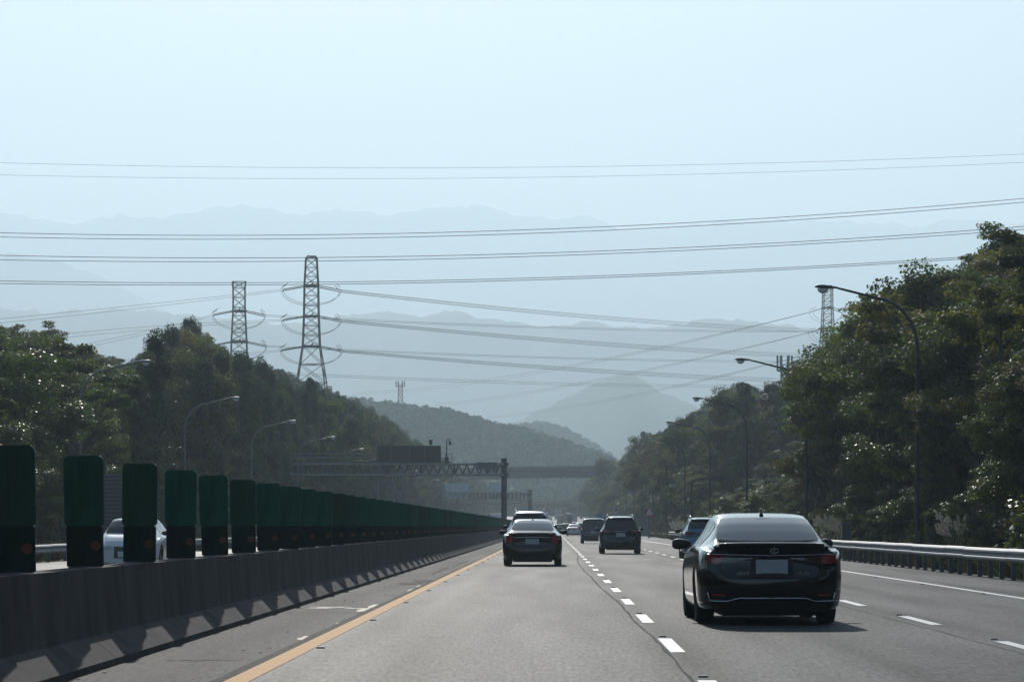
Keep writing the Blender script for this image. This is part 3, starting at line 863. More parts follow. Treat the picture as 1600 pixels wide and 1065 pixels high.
# ---------------------------------------------------------------- signs and boxes beside the road
def post(m, h, r=.04): m.tube([(0, 0, -.6), (0, 0, h)], r, 8)
t = thing('warning_sign', 'white triangular warning sign with red rim standing before the trees right of the dark SUV', 'road sign', (gx(1014.5, 330), 330, 0))
m = MB(); post(m, 2.9); m.obj('post', M['galv_d'], t)
def tri(s, y, mat, nm_, z):
    m = MB(); plate(m, [(-s / 2, 0), (s / 2, 0), (0, s * .87)], y, .02, z); return m.obj(nm_, mat, t)
tri(1.0, -.06, M['sign_red'], 'sign_face', 2.25); tri(.70, -.085, M['sign_w'], 'sign_centre', 2.34)
m = MB(); m.box((-.06, -.10, 2.55), (.05, .01, .25)); m.box((.06, -.10, 2.55), (.05, .01, .25)); m.obj('symbol', M['black'], t)
t = thing('speed_sign', 'pair of small round white signs on one post, right above the dark SUV', 'road sign', (gx(962.5, 420), 420, 0))
m = MB(); post(m, 3.6); m.obj('post', M['galv_d'], t)
for z in (3.3, 2.5):
    m = MB(); m.disc((0, -.06, z), .34, n=20); o = m.obj('sign_face', M['sign_w'], t)
    m = MB(); m.disc((0, -.075, z), .2, n=16, th=.015); m.obj('sign_centre', M['sign_back'], o)
t = thing('exit_sign', 'small blue road sign low in the haze between the vans and the trees', 'road sign', (gx(937, 520), 520, 0))
m = MB(); post(m, 3.4); m.obj('post', M['galv_d'], t)
m = MB(); plate(m, rounded(.9, .9, .1), -.06, .04, 2.3); m.obj('sign_face', M['sign_bl'], t)
t = thing('barrier_panel', 'pale slatted metal fence panel on the verge right of the dark SUV', 'fence panel', (gx(1002, 345), 345, 0))
for x in (-.75, .75):
    m = MB(); m.box((x, 0, 1.1), (.08, .08, 2.2)); m.obj('post', M['galv_d'], t)
for k in range(8):
    m = MB(); m.box((0, -.05, .3 + .25 * k), (1.42, .03, .20)); m.obj('slat', M['sign_back'], t)
# cantilever sign over the right slip road
t = thing('cantilever_sign', 'curved grey post with a short arm holding a dark sign before the right hillside', 'road sign', (gx(1080, 280), 280, 0))
m = MB(); m.tube([(0, 0, 0), (0, 0, 4.2), (.08, 0, 4.8), (.35, 0, 5.15), (.7, 0, 5.25), (1.5, 0, 5.27)], .07, 8); m.obj('post', M['pole'], t)
m = MB(); plate(m, rounded(1.3, .5, .04), -.03, .08, 4.98, 2.1); m.obj('sign_panel', M['black'], t)
m = MB(); plate(m, rounded(.34, 1.0, .1), -.08, .2, 1.6); m.obj('signal_box', M['black'], t)
# ribbed sign back behind the second screen
t = thing('ribbed_sign', 'grey ribbed back of a road sign between the second and third screens', 'road sign', (-21.5, gx(1, 1) and 160, 0))
x_ = -21.5; d_ = 160
zt_, zb_ = EYE - (741 - VY) * d_ / 5200, EYE - (829 - VY) * d_ / 5200
t.location.x = gx(176, d_)
m = MB(); plate(m, [(-.44, zb_), (.44, zb_), (.44, zt_), (-.44, zt_)], .05, .03); m.obj('sign_panel', M['sign_back'], t)
for k in range(14):
    m = MB(); m.box((0, -.0, zb_ + .1 + (zt_ - zb_ - .2) * k / 13), (.88, .06, .05)); m.obj('rib', M['galv_d'], t)
m = MB(); m.box((-.42, .1, zt_ / 2), (.1, .1, zt_ + 1.2)); m.obj('post', M['steel_b'], t)
m = MB(); m.box((-.48, .02, zt_ + .42), (.36, .2, .42)); m.obj('lamp_box', M['steel_b'], t)
for px, d, lab in ((1322, 128, 'grey post-mounted cabinet behind the guard rail, just right of the black sedan'), (1581, 98, 'grey post-mounted cabinet behind the guard rail near the right edge')):
    t = thing('roadside_cabinet', lab, 'cabinet', (gx(px, d), d, gh(gx(px, d), d)), 0, 'small cabinets behind the guard rail')
    zt = EYE - ((817 if px < 1400 else 811) - VY) * d / 5200 - t.location.z
    m = MB(); m.box((0, 0, zt - .3), (.36, .28, .58)); m.box((0, 0, zt), (.44, .36, .05)); bevelled(m.obj('cabinet_box', M['sign_back'], t).data, .008, 1)
    m = MB(); m.box((0, -.145, zt - .3), (.28, .01, .46)); m.obj('cabinet_door', M['galv_d'], t)
    m = MB(); m.tube([(0, 0, -.3), (0, 0, zt - .6)], .05, 8); m.obj('post', M['galv_d'], t)

# ---------------------------------------------------------------- vegetation
def leaf_mat(name, cols, trans=.48, rough=.58, spec=.25):
    m, nt, b = new_mat(name); L = nt.links.new
    oi = N(nt, 'ShaderNodeObjectInfo')
    cr = N(nt, 'ShaderNodeValToRGB'); e = cr.color_ramp.elements
    while len(e) < len(cols): e.new(.5)
    for i, c in enumerate(cols): e[i].position = i / (len(cols) - 1); e[i].color = (*c, 1)
    L(oi.outputs['Random'], cr.inputs[0])
    at_ = N(nt, 'ShaderNodeAttribute'); at_.attribute_name = 'tint'
    mr = N(nt, 'ShaderNodeMapRange'); mr.inputs[3].default_value = .45; mr.inputs[4].default_value = 1.6; L(at_.outputs['Fac'], mr.inputs[0])
    cb = N(nt, 'ShaderNodeCombineColor')
    mr2 = N(nt, 'ShaderNodeMapRange'); mr2.inputs[3].default_value = .45; mr2.inputs[4].default_value = 1.55; L(at_.outputs['Fac'], mr2.inputs[0])
    L(mr2.outputs[0], cb.inputs[0]); L(mr.outputs[0], cb.inputs[1]); cb.inputs[2].default_value = .9
    mx = N(nt, 'ShaderNodeMix', data_type='RGBA', blend_type='MULTIPLY'); mx.inputs[0].default_value = 1
    L(cr.outputs[0], mx.inputs[6]); L(cb.outputs[0], mx.inputs[7])
    L(mx.outputs[2], b.inputs['Base Color'])
    b.inputs['Roughness'].default_value = rough; b.inputs['Specular IOR Level'].default_value = spec
    tr = N(nt, 'ShaderNodeBsdfTranslucent')
    mt = N(nt, 'ShaderNodeMix', data_type='RGBA', blend_type='MULTIPLY'); mt.inputs[0].default_value = 1
    L(mx.outputs[2], mt.inputs[6]); mt.inputs[7].default_value = (1.35, 1.6, .6, 1); L(mt.outputs[2], tr.inputs[0])
    ms = N(nt, 'ShaderNodeMixShader'); ms.inputs[0].default_value = trans
    L(b.outputs[0], ms.inputs[1]); L(tr.outputs[0], ms.inputs[2]); L(ms.outputs[0], nt.nodes['Material Output'].inputs[0])
    return m
GREENS = [(0.09, 0.106, 0.052), (0.114, 0.112, 0.057), (0.063, 0.088, 0.051), (0.153, 0.122, 0.066), (0.094, 0.116, 0.05), (0.068, 0.082, 0.05), (0.164, 0.114, 0.073), (0.113, 0.127, 0.059)]
M['leaf'] = leaf_mat('broad_leaves', GREENS)
M['leaf_dark'] = leaf_mat('needle_leaves', [(.045, .062, .036), (.06, .07, .036), (.05, .075, .042), (.075, .08, .042)], .25, .5)
M['leaf_brown'] = leaf_mat('rusty_leaves', [(.17, .10, .05), (.14, .095, .046), (.19, .11, .052)], .28)
M['leaf_lite'] = leaf_mat('fresh_leaves', [(.105, .13, .046), (.13, .135, .046), (.09, .118, .05)], .45, .38)
M['far_leaf'] = leaf_mat('far_leaves', [(.018, .085, .04), (.03, .095, .042), (.014, .07, .04), (.042, .10, .045)], .15, .7, .2)
M['bark'] = simple('bark', (.085, .07, .055), .9, var=.3, scale=6, bump=.5, streak=(1, 1, .3))
M['bark_pale'] = simple('pale_bark', (.10, .09, .075), .85, var=.3, scale=5, bump=.4, streak=(1, 1, .3))
M['plume'] = simple('plumes', (.72, .66, .55), .9, spec=.1)
M['blade'] = leaf_mat('grass_blades', [(.12, .13, .05), (.16, .14, .06)], .35, .5)

def leaves_mesh(name, C, OUT, T, nl, size, spread, mat, rs, elong=1.5, flat=0.0):
    """nl leaves round each clump centre in C; OUT is each clump's outward direction, T its tint"""
    n = len(C) * nl
    c = np.repeat(C, nl, 0); out = np.repeat(OUT, nl, 0); t = np.repeat(T, nl)
    d = rs.normal(size=(n, 3)); d /= np.linalg.norm(d, axis=1)[:, None]
    r = rs.uniform(.25, 1, n)[:, None] ** .6
    sp = np.array(spread)[None, :] * np.repeat(rs.uniform(.7, 1.35, len(C)), nl)[:, None]
    p = c + d * r * sp
    nrm = out * .5 + d * .55 + rs.normal(size=(n, 3)) * .55 + np.array([0, 0, .3])
    nrm /= np.linalg.norm(nrm, axis=1)[:, None]
    a = np.cross(nrm, rs.normal(size=(n, 3))); a /= np.linalg.norm(a, axis=1)[:, None]
    b = np.cross(nrm, a)
    s = (size * rs.uniform(.6, 1.4, n))[:, None]
    v = np.stack([p - a * s * elong * .5, p + b * s * .42, p + a * s * elong * .5, p - b * s * .42], 1).reshape(-1, 3)
    me = bpy.data.meshes.new(name)
    me.vertices.add(4 * n); me.vertices.foreach_set('co', v.ravel())
    me.loops.add(4 * n); me.loops.foreach_set('vertex_index', np.arange(4 * n))
    me.polygons.add(n); me.polygons.foreach_set('loop_start', np.arange(0, 4 * n, 4)); me.polygons.foreach_set('loop_total', np.full(n, 4))
    at_ = me.attributes.new('tint', 'FLOAT', 'POINT')
    tt = np.clip(t + rs.normal(0, .12, n), 0, 1); at_.data.foreach_set('value', np.repeat(tt, 4))
    me.materials.append(mat); me.update(calc_edges=True)
    return me

def make_tree(seed, kind, far=False):
    """a tree 10 units tall standing on its origin; returns trunk mesh, crown mesh"""
    rs = np.random.RandomState(seed); rnd = random.Random(seed)
    tm = MB(); C = []; OUT = []; T = []
    def limb(a, b, r0, r1, n=5):
        a = Vector(a); b = Vector(b); L = (b - a).length
        pts = []
        for i in range(n + 1):
            t = i / n; p = a.lerp(b, t); p.z += L * .10 * math.sin(PI * t); p += Vector((rnd.uniform(-1, 1), rnd.uniform(-1, 1), 0)) * .05 * L * math.sin(PI * t)
            pts.append(p)
        tm.tube(pts, [r0 + (r1 - r0) * i / n for i in range(n + 1)], 6, cap=False)
        return pts
    if kind in ('broad', 'brown', 'lite'):
        nl = rnd.randint(7, 10); lobes = []
        fork = rnd.uniform(2.2, 3.4)
        tr = limb((0, 0, -.6), (rnd.uniform(-.3, .3), rnd.uniform(-.3, .3), fork), .22, .16)
        top = tr[-1]
        for k in range(nl):
            a = 2 * PI * k / nl + rnd.uniform(-.4, .4); rr = rnd.uniform(.9, 2.4) * (1 if k else .2)
            z = rnd.uniform(3.6, 8.3); 
            if z > 7: rr *= .6
            if k == 0: z = 8.4
            c = Vector((math.cos(a) * rr, math.sin(a) * rr, z)); lobes.append((c, rnd.uniform(1.15, 1.8)))
            limb(top, c, .11, .03)
        for c, R in lobes:
            m_ = 5 if far else 13
            for q in range(m_):
                d = rs.normal(size=3); d /= np.linalg.norm(d)
                if d[2] < -.4: d[2] *= -.5
                C.append(np.array(c) + d * R * np.array([1, 1, .8]) * rnd.uniform(.55, 1.0)); OUT.append(d); T.append(min(1, max(0, rnd.gauss(.42, .22))))
        sp, sz, nn = ((.75, .75, .55), .62, 14) if far else ((.60, .60, .42), .092, 310)
        mat = {'broad': M['leaf'], 'brown': M['leaf_brown'], 'lite': M['leaf_lite']}[kind]
    elif kind == 'conifer':
        limb((0, 0, -.6), (0, 0, 9.6), .2, .04, 8)
        for k in range(26 if far else 60):
            f = rnd.random(); z = 2.5 + 7.2 * f; w = 2.1 * (1 - f) ** .75 + .25
            a = rnd.uniform(0, 2 * PI); r = w * rnd.uniform(.35, 1)
            c = np.array([math.cos(a) * r, math.sin(a) * r, z + rnd.uniform(-.2, .3)]); C.append(c)
            OUT.append(np.array([math.cos(a), math.sin(a), .3])); T.append(min(1, max(0, rnd.gauss(.4, .2))))
            if not far and k % 2 == 0: limb((0, 0, z - .5), c, .045, .015, 3)
        sp, sz, nn = ((.5, .5, .5), .5, 12) if far else ((.42, .42, .42), .088, 300)
        mat = M['leaf_dark']
    elif kind == 'sparse':
        tr = limb((0, 0, -.6), (rnd.uniform(-.5, .5), 0, 4.2), .20, .13, 6); top = tr[-1]
        for k in range(6):
            a = 2 * PI * k / 6 + rnd.uniform(-.4, .4); rr = rnd.uniform(1.0, 2.2)
            e = Vector((math.cos(a) * rr, math.sin(a) * rr, rnd.uniform(6.6, 8.6))); limb(top, e, .09, .045)
            for q in range(4):
                a2 = a + rnd.uniform(-1, 1); e2 = e + Vector((math.cos(a2) * rnd.uniform(.3, 1.1), math.sin(a2) * rnd.uniform(.3, 1.1), rnd.uniform(.0, 1.2))); limb(e, e2, .04, .015, 4)
                for w in range(2):
                    C.append(np.array(e2) + rs.normal(size=3) * .25); OUT.append(np.array([math.cos(a2), math.sin(a2), .8])); T.append(min(1, max(0, rnd.gauss(.5, .2))))
        sp, sz, nn = (.6, .6, .24), .115, 170
        mat = M['leaf']
    elif kind == 'shrub':
        for k in range(5): limb((0, 0, -.3), (rnd.uniform(-2, 2), rnd.uniform(-2, 2), rnd.uniform(4, 8)), .15, .04)
        for k in range(46):
            a = rnd.uniform(0, 2 * PI); f = rnd.random(); z = 1 + 8.3 * f; r = 4.2 * math.sqrt(max(0, 1 - (f * .96) ** 2)) * rnd.uniform(.5, 1)
            C.append(np.array([math.cos(a) * r, math.sin(a) * r, z])); OUT.append(np.array([math.cos(a), math.sin(a), .5])); T.append(min(1, max(0, rnd.gauss(.5, .25))))
        sp, sz, nn = (1.3, 1.3, 1.1), .42, 110
        mat = M['leaf_lite'] if seed % 3 == 0 else M['leaf']
    C = np.array(C); OUT = np.array(OUT, float); OUT /= np.linalg.norm(OUT, axis=1)[:, None]
    crown = leaves_mesh('crown', C, OUT, np.array(T), nn, sz, sp, mat, rs)
    trunk = tm.mesh('trunk', M['bark_pale'] if kind == 'sparse' else M['bark'], True)
    return trunk, crown

KINDS = {'broad': [make_tree(100 + i, 'broad') for i in range(6)], 'brown': [make_tree(120 + i, 'brown') for i in range(2)], 'lite': [make_tree(130 + i, 'lite') for i in range(2)],
         'conifer': [make_tree(140 + i, 'conifer') for i in range(4)], 'sparse': [make_tree(150 + i, 'sparse') for i in range(3)]}
SHRUBS = [make_tree(160 + i, 'shrub') for i in range(5)]

SKYL = [(-160, 535), (0, 545), (20, 528), (30, 496), (50, 486), (70, 500), (84, 532), (100, 540), (130, 538), (160, 545), (182, 568), (208, 562), (222, 538), (240, 528), (262, 527), (280, 508), (298, 497), (318, 516), (330, 532), (345, 540), (358, 550), (375, 562), (400, 562), (430, 576), (470, 592), (500, 604), (520, 612), (545, 622), (570, 634), (600, 652), (625, 666), (642, 688), (665, 694), (690, 716), (760, 748), (800, 772), (850, 782), (885, 778), (905, 766), (925, 742), (940, 716), (960, 700), (975, 680), (990, 668), (1000, 671), (1015, 686), (1035, 675), (1060, 660), (1085, 641), (1110, 625), (1125, 620), (1145, 606), (1158, 598), (1175, 611), (1195, 601), (1215, 604), (1230, 616), (1238, 618), (1250, 590), (1262, 562), (1274, 530), (1299, 505), (1325, 492), (1349, 480), (1364, 460), (1389, 474), (1414, 430), (1440, 418), (1468, 401), (1508, 383), (1538, 400), (1558, 366), (1583, 340), (1610, 338), (1760, 330)]
def allowed(x, y, r):
    px = VX + x * 5200 / y; dr = r * 5200 / y
    s = max(pwl(px, SKYL), pwl(px - dr, SKYL) * .4 + pwl(px, SKYL) * .6, pwl(px + dr, SKYL) * .4 + pwl(px, SKYL) * .6)
    return EYE + (VY - s) * y / 5200, px
rnd = random.Random(77)
cands = []
def yy_clear(y): return y < 620
def strip(side):
    y = 86
    while y < 1330:
        st = 3.9 + y * .0022
        lim = 30 if y < 1100 else 16
        s = .8
        while s < lim:
            x = (13.6 + s) if side > 0 else (-24.9 - s)
            x += rnd.uniform(-1.2, 1.2) * side
            if side > 0 and yy_clear(y): x = max(x, 15.6)
            yy = y + rnd.uniform(-1.8, 1.8)
            g = gh(x, yy)
            h = rnd.uniform(6.0, 9.5)
            if side > 0 and yy > 700: h += 5
            if side > 0 and yy < 260: h += 2.5
            if s < 3: h *= .8
            zm, px = allowed(x, yy, 2.0 * h / 10)
            av = zm - g
            if -170 < px < 1770 and av > 1.6:
                reach = False
                if h > av: h = av * rnd.uniform(.78, 1.06); reach = True
                elif av < 17 and rnd.random() < .4: h = av * rnd.uniform(.88, 1.08); reach = True
                if side < 0 and px < 240: h = min(h, av)
                if side < 0 and px > 500 and av < 19 and rnd.random() < .6: h = av * rnd.uniform(.9, 1.04); reach = True
                if side > 0 and yy <= 205 and px - min(h, 12) * .30 * 5200 / yy < 1232: h = min(h, max(1.7, (px - 1232) * yy / 5200 / .30))
                if side > 0 and 205 < yy < 335: h = min(h, rnd.uniform(2, 4.2)); reach = False
                # trees on the verge side must not hang over the road
                cands.append((x, yy, g, h, px, side, s, reach))
            s += st * rnd.uniform(.85, 1.15)
        y += st
strip(1); strip(-1)
# keep line of sight to lamps' row: nothing inside the verge
def score(c):
    x, y, g, h, px, side, s, reach = c
    return h / y * (1.0 if s < 6 else .8 if reach else .5)
cands.sort(key=score, reverse=True)
def pick_kind(c):
    x, y, g, h, px, side, s, reach = c
    r = rnd.random()
    if side < 0:
        if px < 190: return 'sparse' if (reach and r < .35) else 'brown' if r < .12 else 'lite' if r < .42 else 'broad'
        if reach and r < .8: return 'conifer'
        if px < 330: return 'brown' if r < .4 else 'conifer' if r < .5 else 'broad'
        return 'conifer' if r < .35 else 'brown' if r < .42 else 'broad'
    if px > 1235:
        return 'sparse' if (reach and r < .35) else 'lite' if r < .2 and s < 6 else 'brown' if r < .24 else 'broad'
    return 'conifer' if (reach and r < .6) else 'lite' if r < .12 else 'brown' if r < .16 else 'broad'
NAMES = {'broad': 'broadleaf_tree', 'brown': 'broadleaf_tree', 'lite': 'broadleaf_tree', 'conifer': 'pine_tree', 'sparse': 'acacia_tree'}
LAB = {'broad': 'dense dark green tree', 'brown': 'rusty brown tree', 'lite': 'fresh green tree', 'conifer': 'dark pine tree', 'sparse': 'open-crowned tree showing limbs'}
def zone(px, side, s, reach, y, h, g):
    tab = ([(905, 'at the far hazy end of the right slope'), (960, 'above the minivan'), (1010, 'above the dark sport utility'), (1050, 'left of the fourth right lamp'), (1112, 'between the third and fourth right lamps'),
            (1160, 'at the third right lamp'), (1235, 'between the second and third right lamps'), (1290, 'just right of the second right lamp'), (1345, 'below the tallest lamp head'), (1400, 'left of the tallest lamp pole'),
            (1450, 'behind the tallest lamp pole'), (1510, 'right of the tallest lamp pole'), (1570, 'near the cabinet at right'), (9999, 'at the right picture edge')] if side > 0 else
           [(45, 'above the foremost screen'), (100, 'above the gap between the first screens'), (165, 'above the second screen'), (215, 'above the oncoming white car'), (260, 'at the nearest left lamp head'), (320, 'above the fourth screen'),
            (380, 'below the shorter pylon'), (430, 'between the two pylons'), (480, 'left under the tall pylon'), (530, 'right under the tall pylon'), (590, 'above the gantry walkway'), (650, 'above the message board'), (9999, 'past the message board')])
    z = next(n for a, n in tab if px <= a)
    top = VY - (g + h - EYE) * 5200 / y
    f = (VY - top) / max(60, VY - pwl(px, SKYL))
    return z + (', on the skyline' if reach or f > .93 else ', high on the bank' if f > .72 else ', half way up' if f > .5 else ', low down')
NT = 285
TREES = []
for i, c in enumerate(cands[:NT]):
    x, y, g, h, px, side, s, reach = c
    kd = pick_kind(c); tr, cr_ = rnd.choice(KINDS[kd])
    lab = ('big ' if h > 8.5 else 'small ' if h < 4.5 else '') + LAB[kd] + ' ' + zone(px, side, s, reach, y, h, g)
    w = ' '.join(lab.split()[:16])
    t = thing(NAMES[kd], w, 'tree', (x, y, g), rnd.uniform(0, 2 * PI), 'trees on the right slope' if side > 0 else 'trees on the left hill')
    wd = h / 10 * rnd.uniform(.95, 1.3) if h > 5 else h / 10 * 1.5
    wd = min(wd, 1.35) * (.74 if kd == 'conifer' else 1)
    t.scale = (wd, wd, h / 10)
    TREES.append((w, px, t))
    link('trunk', tr, t); link('crown', cr_, t)

by = {}
for w, px, t in TREES: by.setdefault(w, []).append((px, t))
ORD = ['leftmost'] + [n + ' from left' for n in ordn[1:]]
for w, ts in by.items():
    if 1 < len(ts) <= 18:
        ts.sort(key=lambda q: q[0])
        for i, (px, t) in enumerate(ts):
            o_ = 'rightmost' if i == len(ts) - 1 else ORD[i]
            l2 = w + ', ' + o_
            if len(l2.split()) > 16: l2 = w.replace('dense dark green tree', 'green tree').replace(', ', ' ', 0) + ', ' + o_
            t['label'] = ' '.join(l2.split()[:16])

def scatter(name, protos, pts, label, kind_group=None):
    """pts: (x, y, z, variant, rotz, sx, sz); one object whose geometry nodes stand a plant on each point"""
    me = bpy.data.meshes.new(name); me.from_pydata([p[:3] for p in pts], [], [])
    a = me.attributes.new('var', 'INT', 'POINT'); a.data.foreach_set('value', [p[3] for p in pts])
    a = me.attributes.new('rot', 'FLOAT_VECTOR', 'POINT'); a.data.foreach_set('vector', [q for p in pts for q in (0, 0, p[4])])
    a = me.attributes.new('scl', 'FLOAT_VECTOR', 'POINT'); a.data.foreach_set('vector', [q for p in pts for q in (p[5], p[5], p[6])])
    o = link(name, me); tag(o, label, kind='stuff'); o['category'] = 'vegetation'
    ng = bpy.data.node_groups.new(name, 'GeometryNodeTree')
    ng.interface.new_socket('Geometry', in_out='INPUT', socket_type='NodeSocketGeometry')
    ng.interface.new_socket('Geometry', in_out='OUTPUT', socket_type='NodeSocketGeometry')
    gi = ng.nodes.new('NodeGroupInput'); go = ng.nodes.new('NodeGroupOutput'); jn = ng.nodes.new('GeometryNodeJoinGeometry')
    def attr(n, ty):
        q = ng.nodes.new('GeometryNodeInputNamedAttribute'); q.data_type = ty; q.inputs[0].default_value = n; return q.outputs[0]
    va, ro, sc_ = attr('var', 'INT'), attr('rot', 'FLOAT_VECTOR'), attr('scl', 'FLOAT_VECTOR')
    for i, (tr, cr_) in enumerate(protos):
        cmp = ng.nodes.new('FunctionNodeCompare'); cmp.data_type = 'INT'; cmp.operation = 'EQUAL'
        ins = [s for s in cmp.inputs if s.type == 'INT']
        ng.links.new(va, ins[0]); ins[1].default_value = i
        for me2 in (tr, cr_):
            if me2 is None: continue
            po = bpy.data.objects.new(name + '_source', me2)
            oi = ng.nodes.new('GeometryNodeObjectInfo'); oi.inputs['Object'].default_value = po; oi.inputs['As Instance'].default_value = True
            ip = ng.nodes.new('GeometryNodeInstanceOnPoints')
            ng.links.new(gi.outputs[0], ip.inputs['Points']); ng.links.new(cmp.outputs[0], ip.inputs['Selection'])
            ng.links.new(oi.outputs['Geometry'], ip.inputs['Instance'])
            ng.links.new(ro, ip.inputs['Rotation']); ng.links.new(sc_, ip.inputs['Scale'])
            ng.links.new(ip.outputs[0], jn.inputs[0])
    ng.links.new(jn.outputs[0], go.inputs[0])
    md = o.modifiers.new('plants', 'NODES'); md.node_group = ng
    return o
protos = []; pidx = {}
for k in ('broad', 'brown', 'lite', 'conifer', 'sparse'):
    pidx[k] = list(range(len(protos), len(protos) + len(KINDS[k]))); protos += KINDS[k]
rest = {1: [], -1: []}
for c in cands[NT:]:
    x, y, g, h, px, side, s, reach = c
    kd = pick_kind(c); wd = min(1.5, h / 10 * rnd.uniform(.95, 1.35) if h > 5 else h / 10 * 1.5)
    rest[side].append((x, y, g, rnd.choice(pidx[kd]), rnd.uniform(0, 6.28), wd, h / 10))
# woods closing the view beyond the last rise, and woods behind the camera (seen in paint and glass)
for k in range(260):
    y = rnd.uniform(1192, 1330); x = rnd.uniform(-26, 15); g_z = gh(x, y); zm, px = allowed(x, y, 2); h = min(rnd.uniform(6, 10), zm - g_z)
    if h > 1.5: rest[1].append((x, y, g_z, rnd.choice(pidx['broad']), rnd.uniform(0, 6.28), h / 9, h / 10))
for k in range(170):
    side = 1 if k % 2 else -1; y = rnd.uniform(-160, 80); x = 18 + 10 * rnd.random() if side > 0 else -28 - 12 * rnd.random(); h = rnd.uniform(7, 12)
    rest[side].append((x, y, gh(x, y), rnd.choice(pidx['broad']), rnd.uniform(0, 6.28), h / 9, h / 10))
for k in range(60):
    y = rnd.uniform(-230, -160); x = rnd.uniform(-40, 40); h = rnd.uniform(9, 14)
    rest[1].append((x, y, gh(x, y), rnd.choice(pidx['broad']), rnd.uniform(0, 6.28), h / 9, h / 10))
scatter('right_woodland', protos, rest[1], 'massed trees filling the wooded slope on the right behind the nearer ones')
scatter('left_woodland', protos, rest[-1], 'massed trees covering the wooded hill on the left behind the nearer ones')
# undergrowth along the feet of both slopes and over the forest floor
pts = []
for k in range(2600):
    side = 1 if rnd.random() < .5 else -1
    y = 84 + 1100 * rnd.random() ** 1.9
    s = rnd.random() ** 1.8 * 16 + .2
    x = 13.9 + s if side > 0 else -24.9 - s
    h = rnd.uniform(.9, 2.6) * (1 if s < 8 else 1.3)
    px = VX + x * 5200 / y
    if not -200 < px < 1800: continue
    pts.append((x, y, gh(x, y) - .1, rnd.randrange(5), rnd.uniform(0, 6.28), h / 10 * rnd.uniform(.9, 1.5), h / 10))
scatter('undergrowth', SHRUBS, pts, 'tangled undergrowth along the foot of both wooded slopes')
# rough grass on the verges
rs = np.random.RandomState(5)
def grass_tuft(seed, mat):
    r = np.random.RandomState(seed); n = 46; m = MB()
    for k in range(n):
        a = r.uniform(0, 6.28); d = r.uniform(0, .16); h = r.uniform(.12, .5); l = r.uniform(.05, .3)
        x, y = math.cos(a) * d, math.sin(a) * d; w = .012
        m.add([(x - w, y, 0), (x + w, y, 0), (x + math.cos(a) * l * .4 + w, y + math.sin(a) * l * .4, h * .7), (x + math.cos(a) * l, y + math.sin(a) * l, h)], [(0, 1, 2), (0, 2, 3)])
    return m.mesh('tuft', mat)
tufts = [(None, grass_tuft(i, M['blade'])) for i in range(4)]
pts = []
for k in range(4200):
    side = 1 if rnd.random() < .6 else -1
    y = 60 + 420 * rnd.random() ** 1.7
    x = rnd.uniform(11.0, 15.5) if side > 0 else rnd.uniform(-26, -17.9)
    if not -100 < VX + x * 5200 / y < 1700: continue
    h = rnd.uniform(.6, 1.5); pts.append((x, y, max(gh(x, y), base(y) - .02), rnd.randrange(4), rnd.uniform(0, 6.28), h * 1.3, h))
scatter('verge_grass', tufts, pts, 'rough grass growing on the verges beside both carriageways')
# silvergrass with pale plumes
def silvergrass(seed):
    r = random.Random(seed); m = MB(); pm = MB()
    for k in range(90):
        a = r.uniform(0, 6.28); h = r.uniform(.7, 1.5); l = r.uniform(.2, .9); d = r.uniform(0, .4)
        x, y = math.cos(a) * d, math.sin(a) * d; w = .014
        m.add([(x - w, y, 0), (x + w, y, 0), (x + math.cos(a) * l * .4 + w, y + math.sin(a) * l * .4, h), (x + math.cos(a) * l * .4 - w, y + math.sin(a) * l * .4, h), (x + math.cos(a) * l, y + math.sin(a) * l, h * .95)], [(0, 1, 2, 3), (3, 2, 4)])
    for k in range(26):
        a = r.uniform(0, 6.28); d = r.uniform(.1, .5); h = r.uniform(1.5, 2.3); lean = r.uniform(.1, .6)
        x, y = math.cos(a) * d, math.sin(a) * d; tx, ty = x + math.cos(a) * lean, y + math.sin(a) * lean
        pm.bar((x, y, .9), (tx, ty, h), .005)
        for q in range(30):
            f = q / 29; px_, py_, pz = tx + math.cos(a) * .25 * f, ty + math.sin(a) * .25 * f, h - .15 + .45 * f
            b = r.uniform(0, 6.28); L = .17 * (1 - f * .6)
            pm.add([(px_, py_, pz), (px_ + math.cos(b) * L, py_ + math.sin(b) * L, pz + .03), (px_ + math.cos(b + .5) * L * .7, py_ + math.sin(b + .5) * L * .7, pz + .10)], [(0, 1, 2)])
    return m.mesh('blades', M['blade']), pm.mesh('plumes', M['plume'])
sg = [silvergrass(i) for i in range(3)]
spots = [(1052, 815, 330, 'second clump right of the slatted panel'), (1060, 818, 325, 'third clump right of the slatted panel'), (1068, 816, 318, 'before the hidden end of the guard rail, left clump'), (1076, 822, 312, 'before the hidden end of the guard rail, right clump'),
         (1192, 806, 215, 'above the left half of the black sedan roof'), (1212, 804, 208, 'above the middle of the black sedan roof'), (1226, 808, 200, 'above the right half of the black sedan roof'), (1296, 806, 150, 'left of the first roadside cabinet'), (1312, 828, 140, 'touching the first roadside cabinet'), (1496, 820, 109, 'right of the tallest street lamp foot'), (1562, 790, 106, 'above the cabinet at the right edge'), (478, 800, 330, 'below the left end of the gantry')]
for i, (px, py, d, _) in enumerate(spots):
    x = gx(px, d)
    if x > 0: x = max(x, 12.2)
    z = gh(x, d); top = EYE - (py - VY) * d / 5200
    sc_ = min(.7, max(.5, (top - z + .6) / 2.3))
    b_, p_ = sg[i % 3]
    t = thing('silvergrass', 'silvergrass clump with pale feathery plumes ' + _, 'grass clump', (x, d, z), rnd.uniform(0, 6), 'silvergrass clumps with pale plumes')
    t.scale = (sc_, sc_, sc_); link('blades', b_, t)
    q = link('plumes', p_, t)

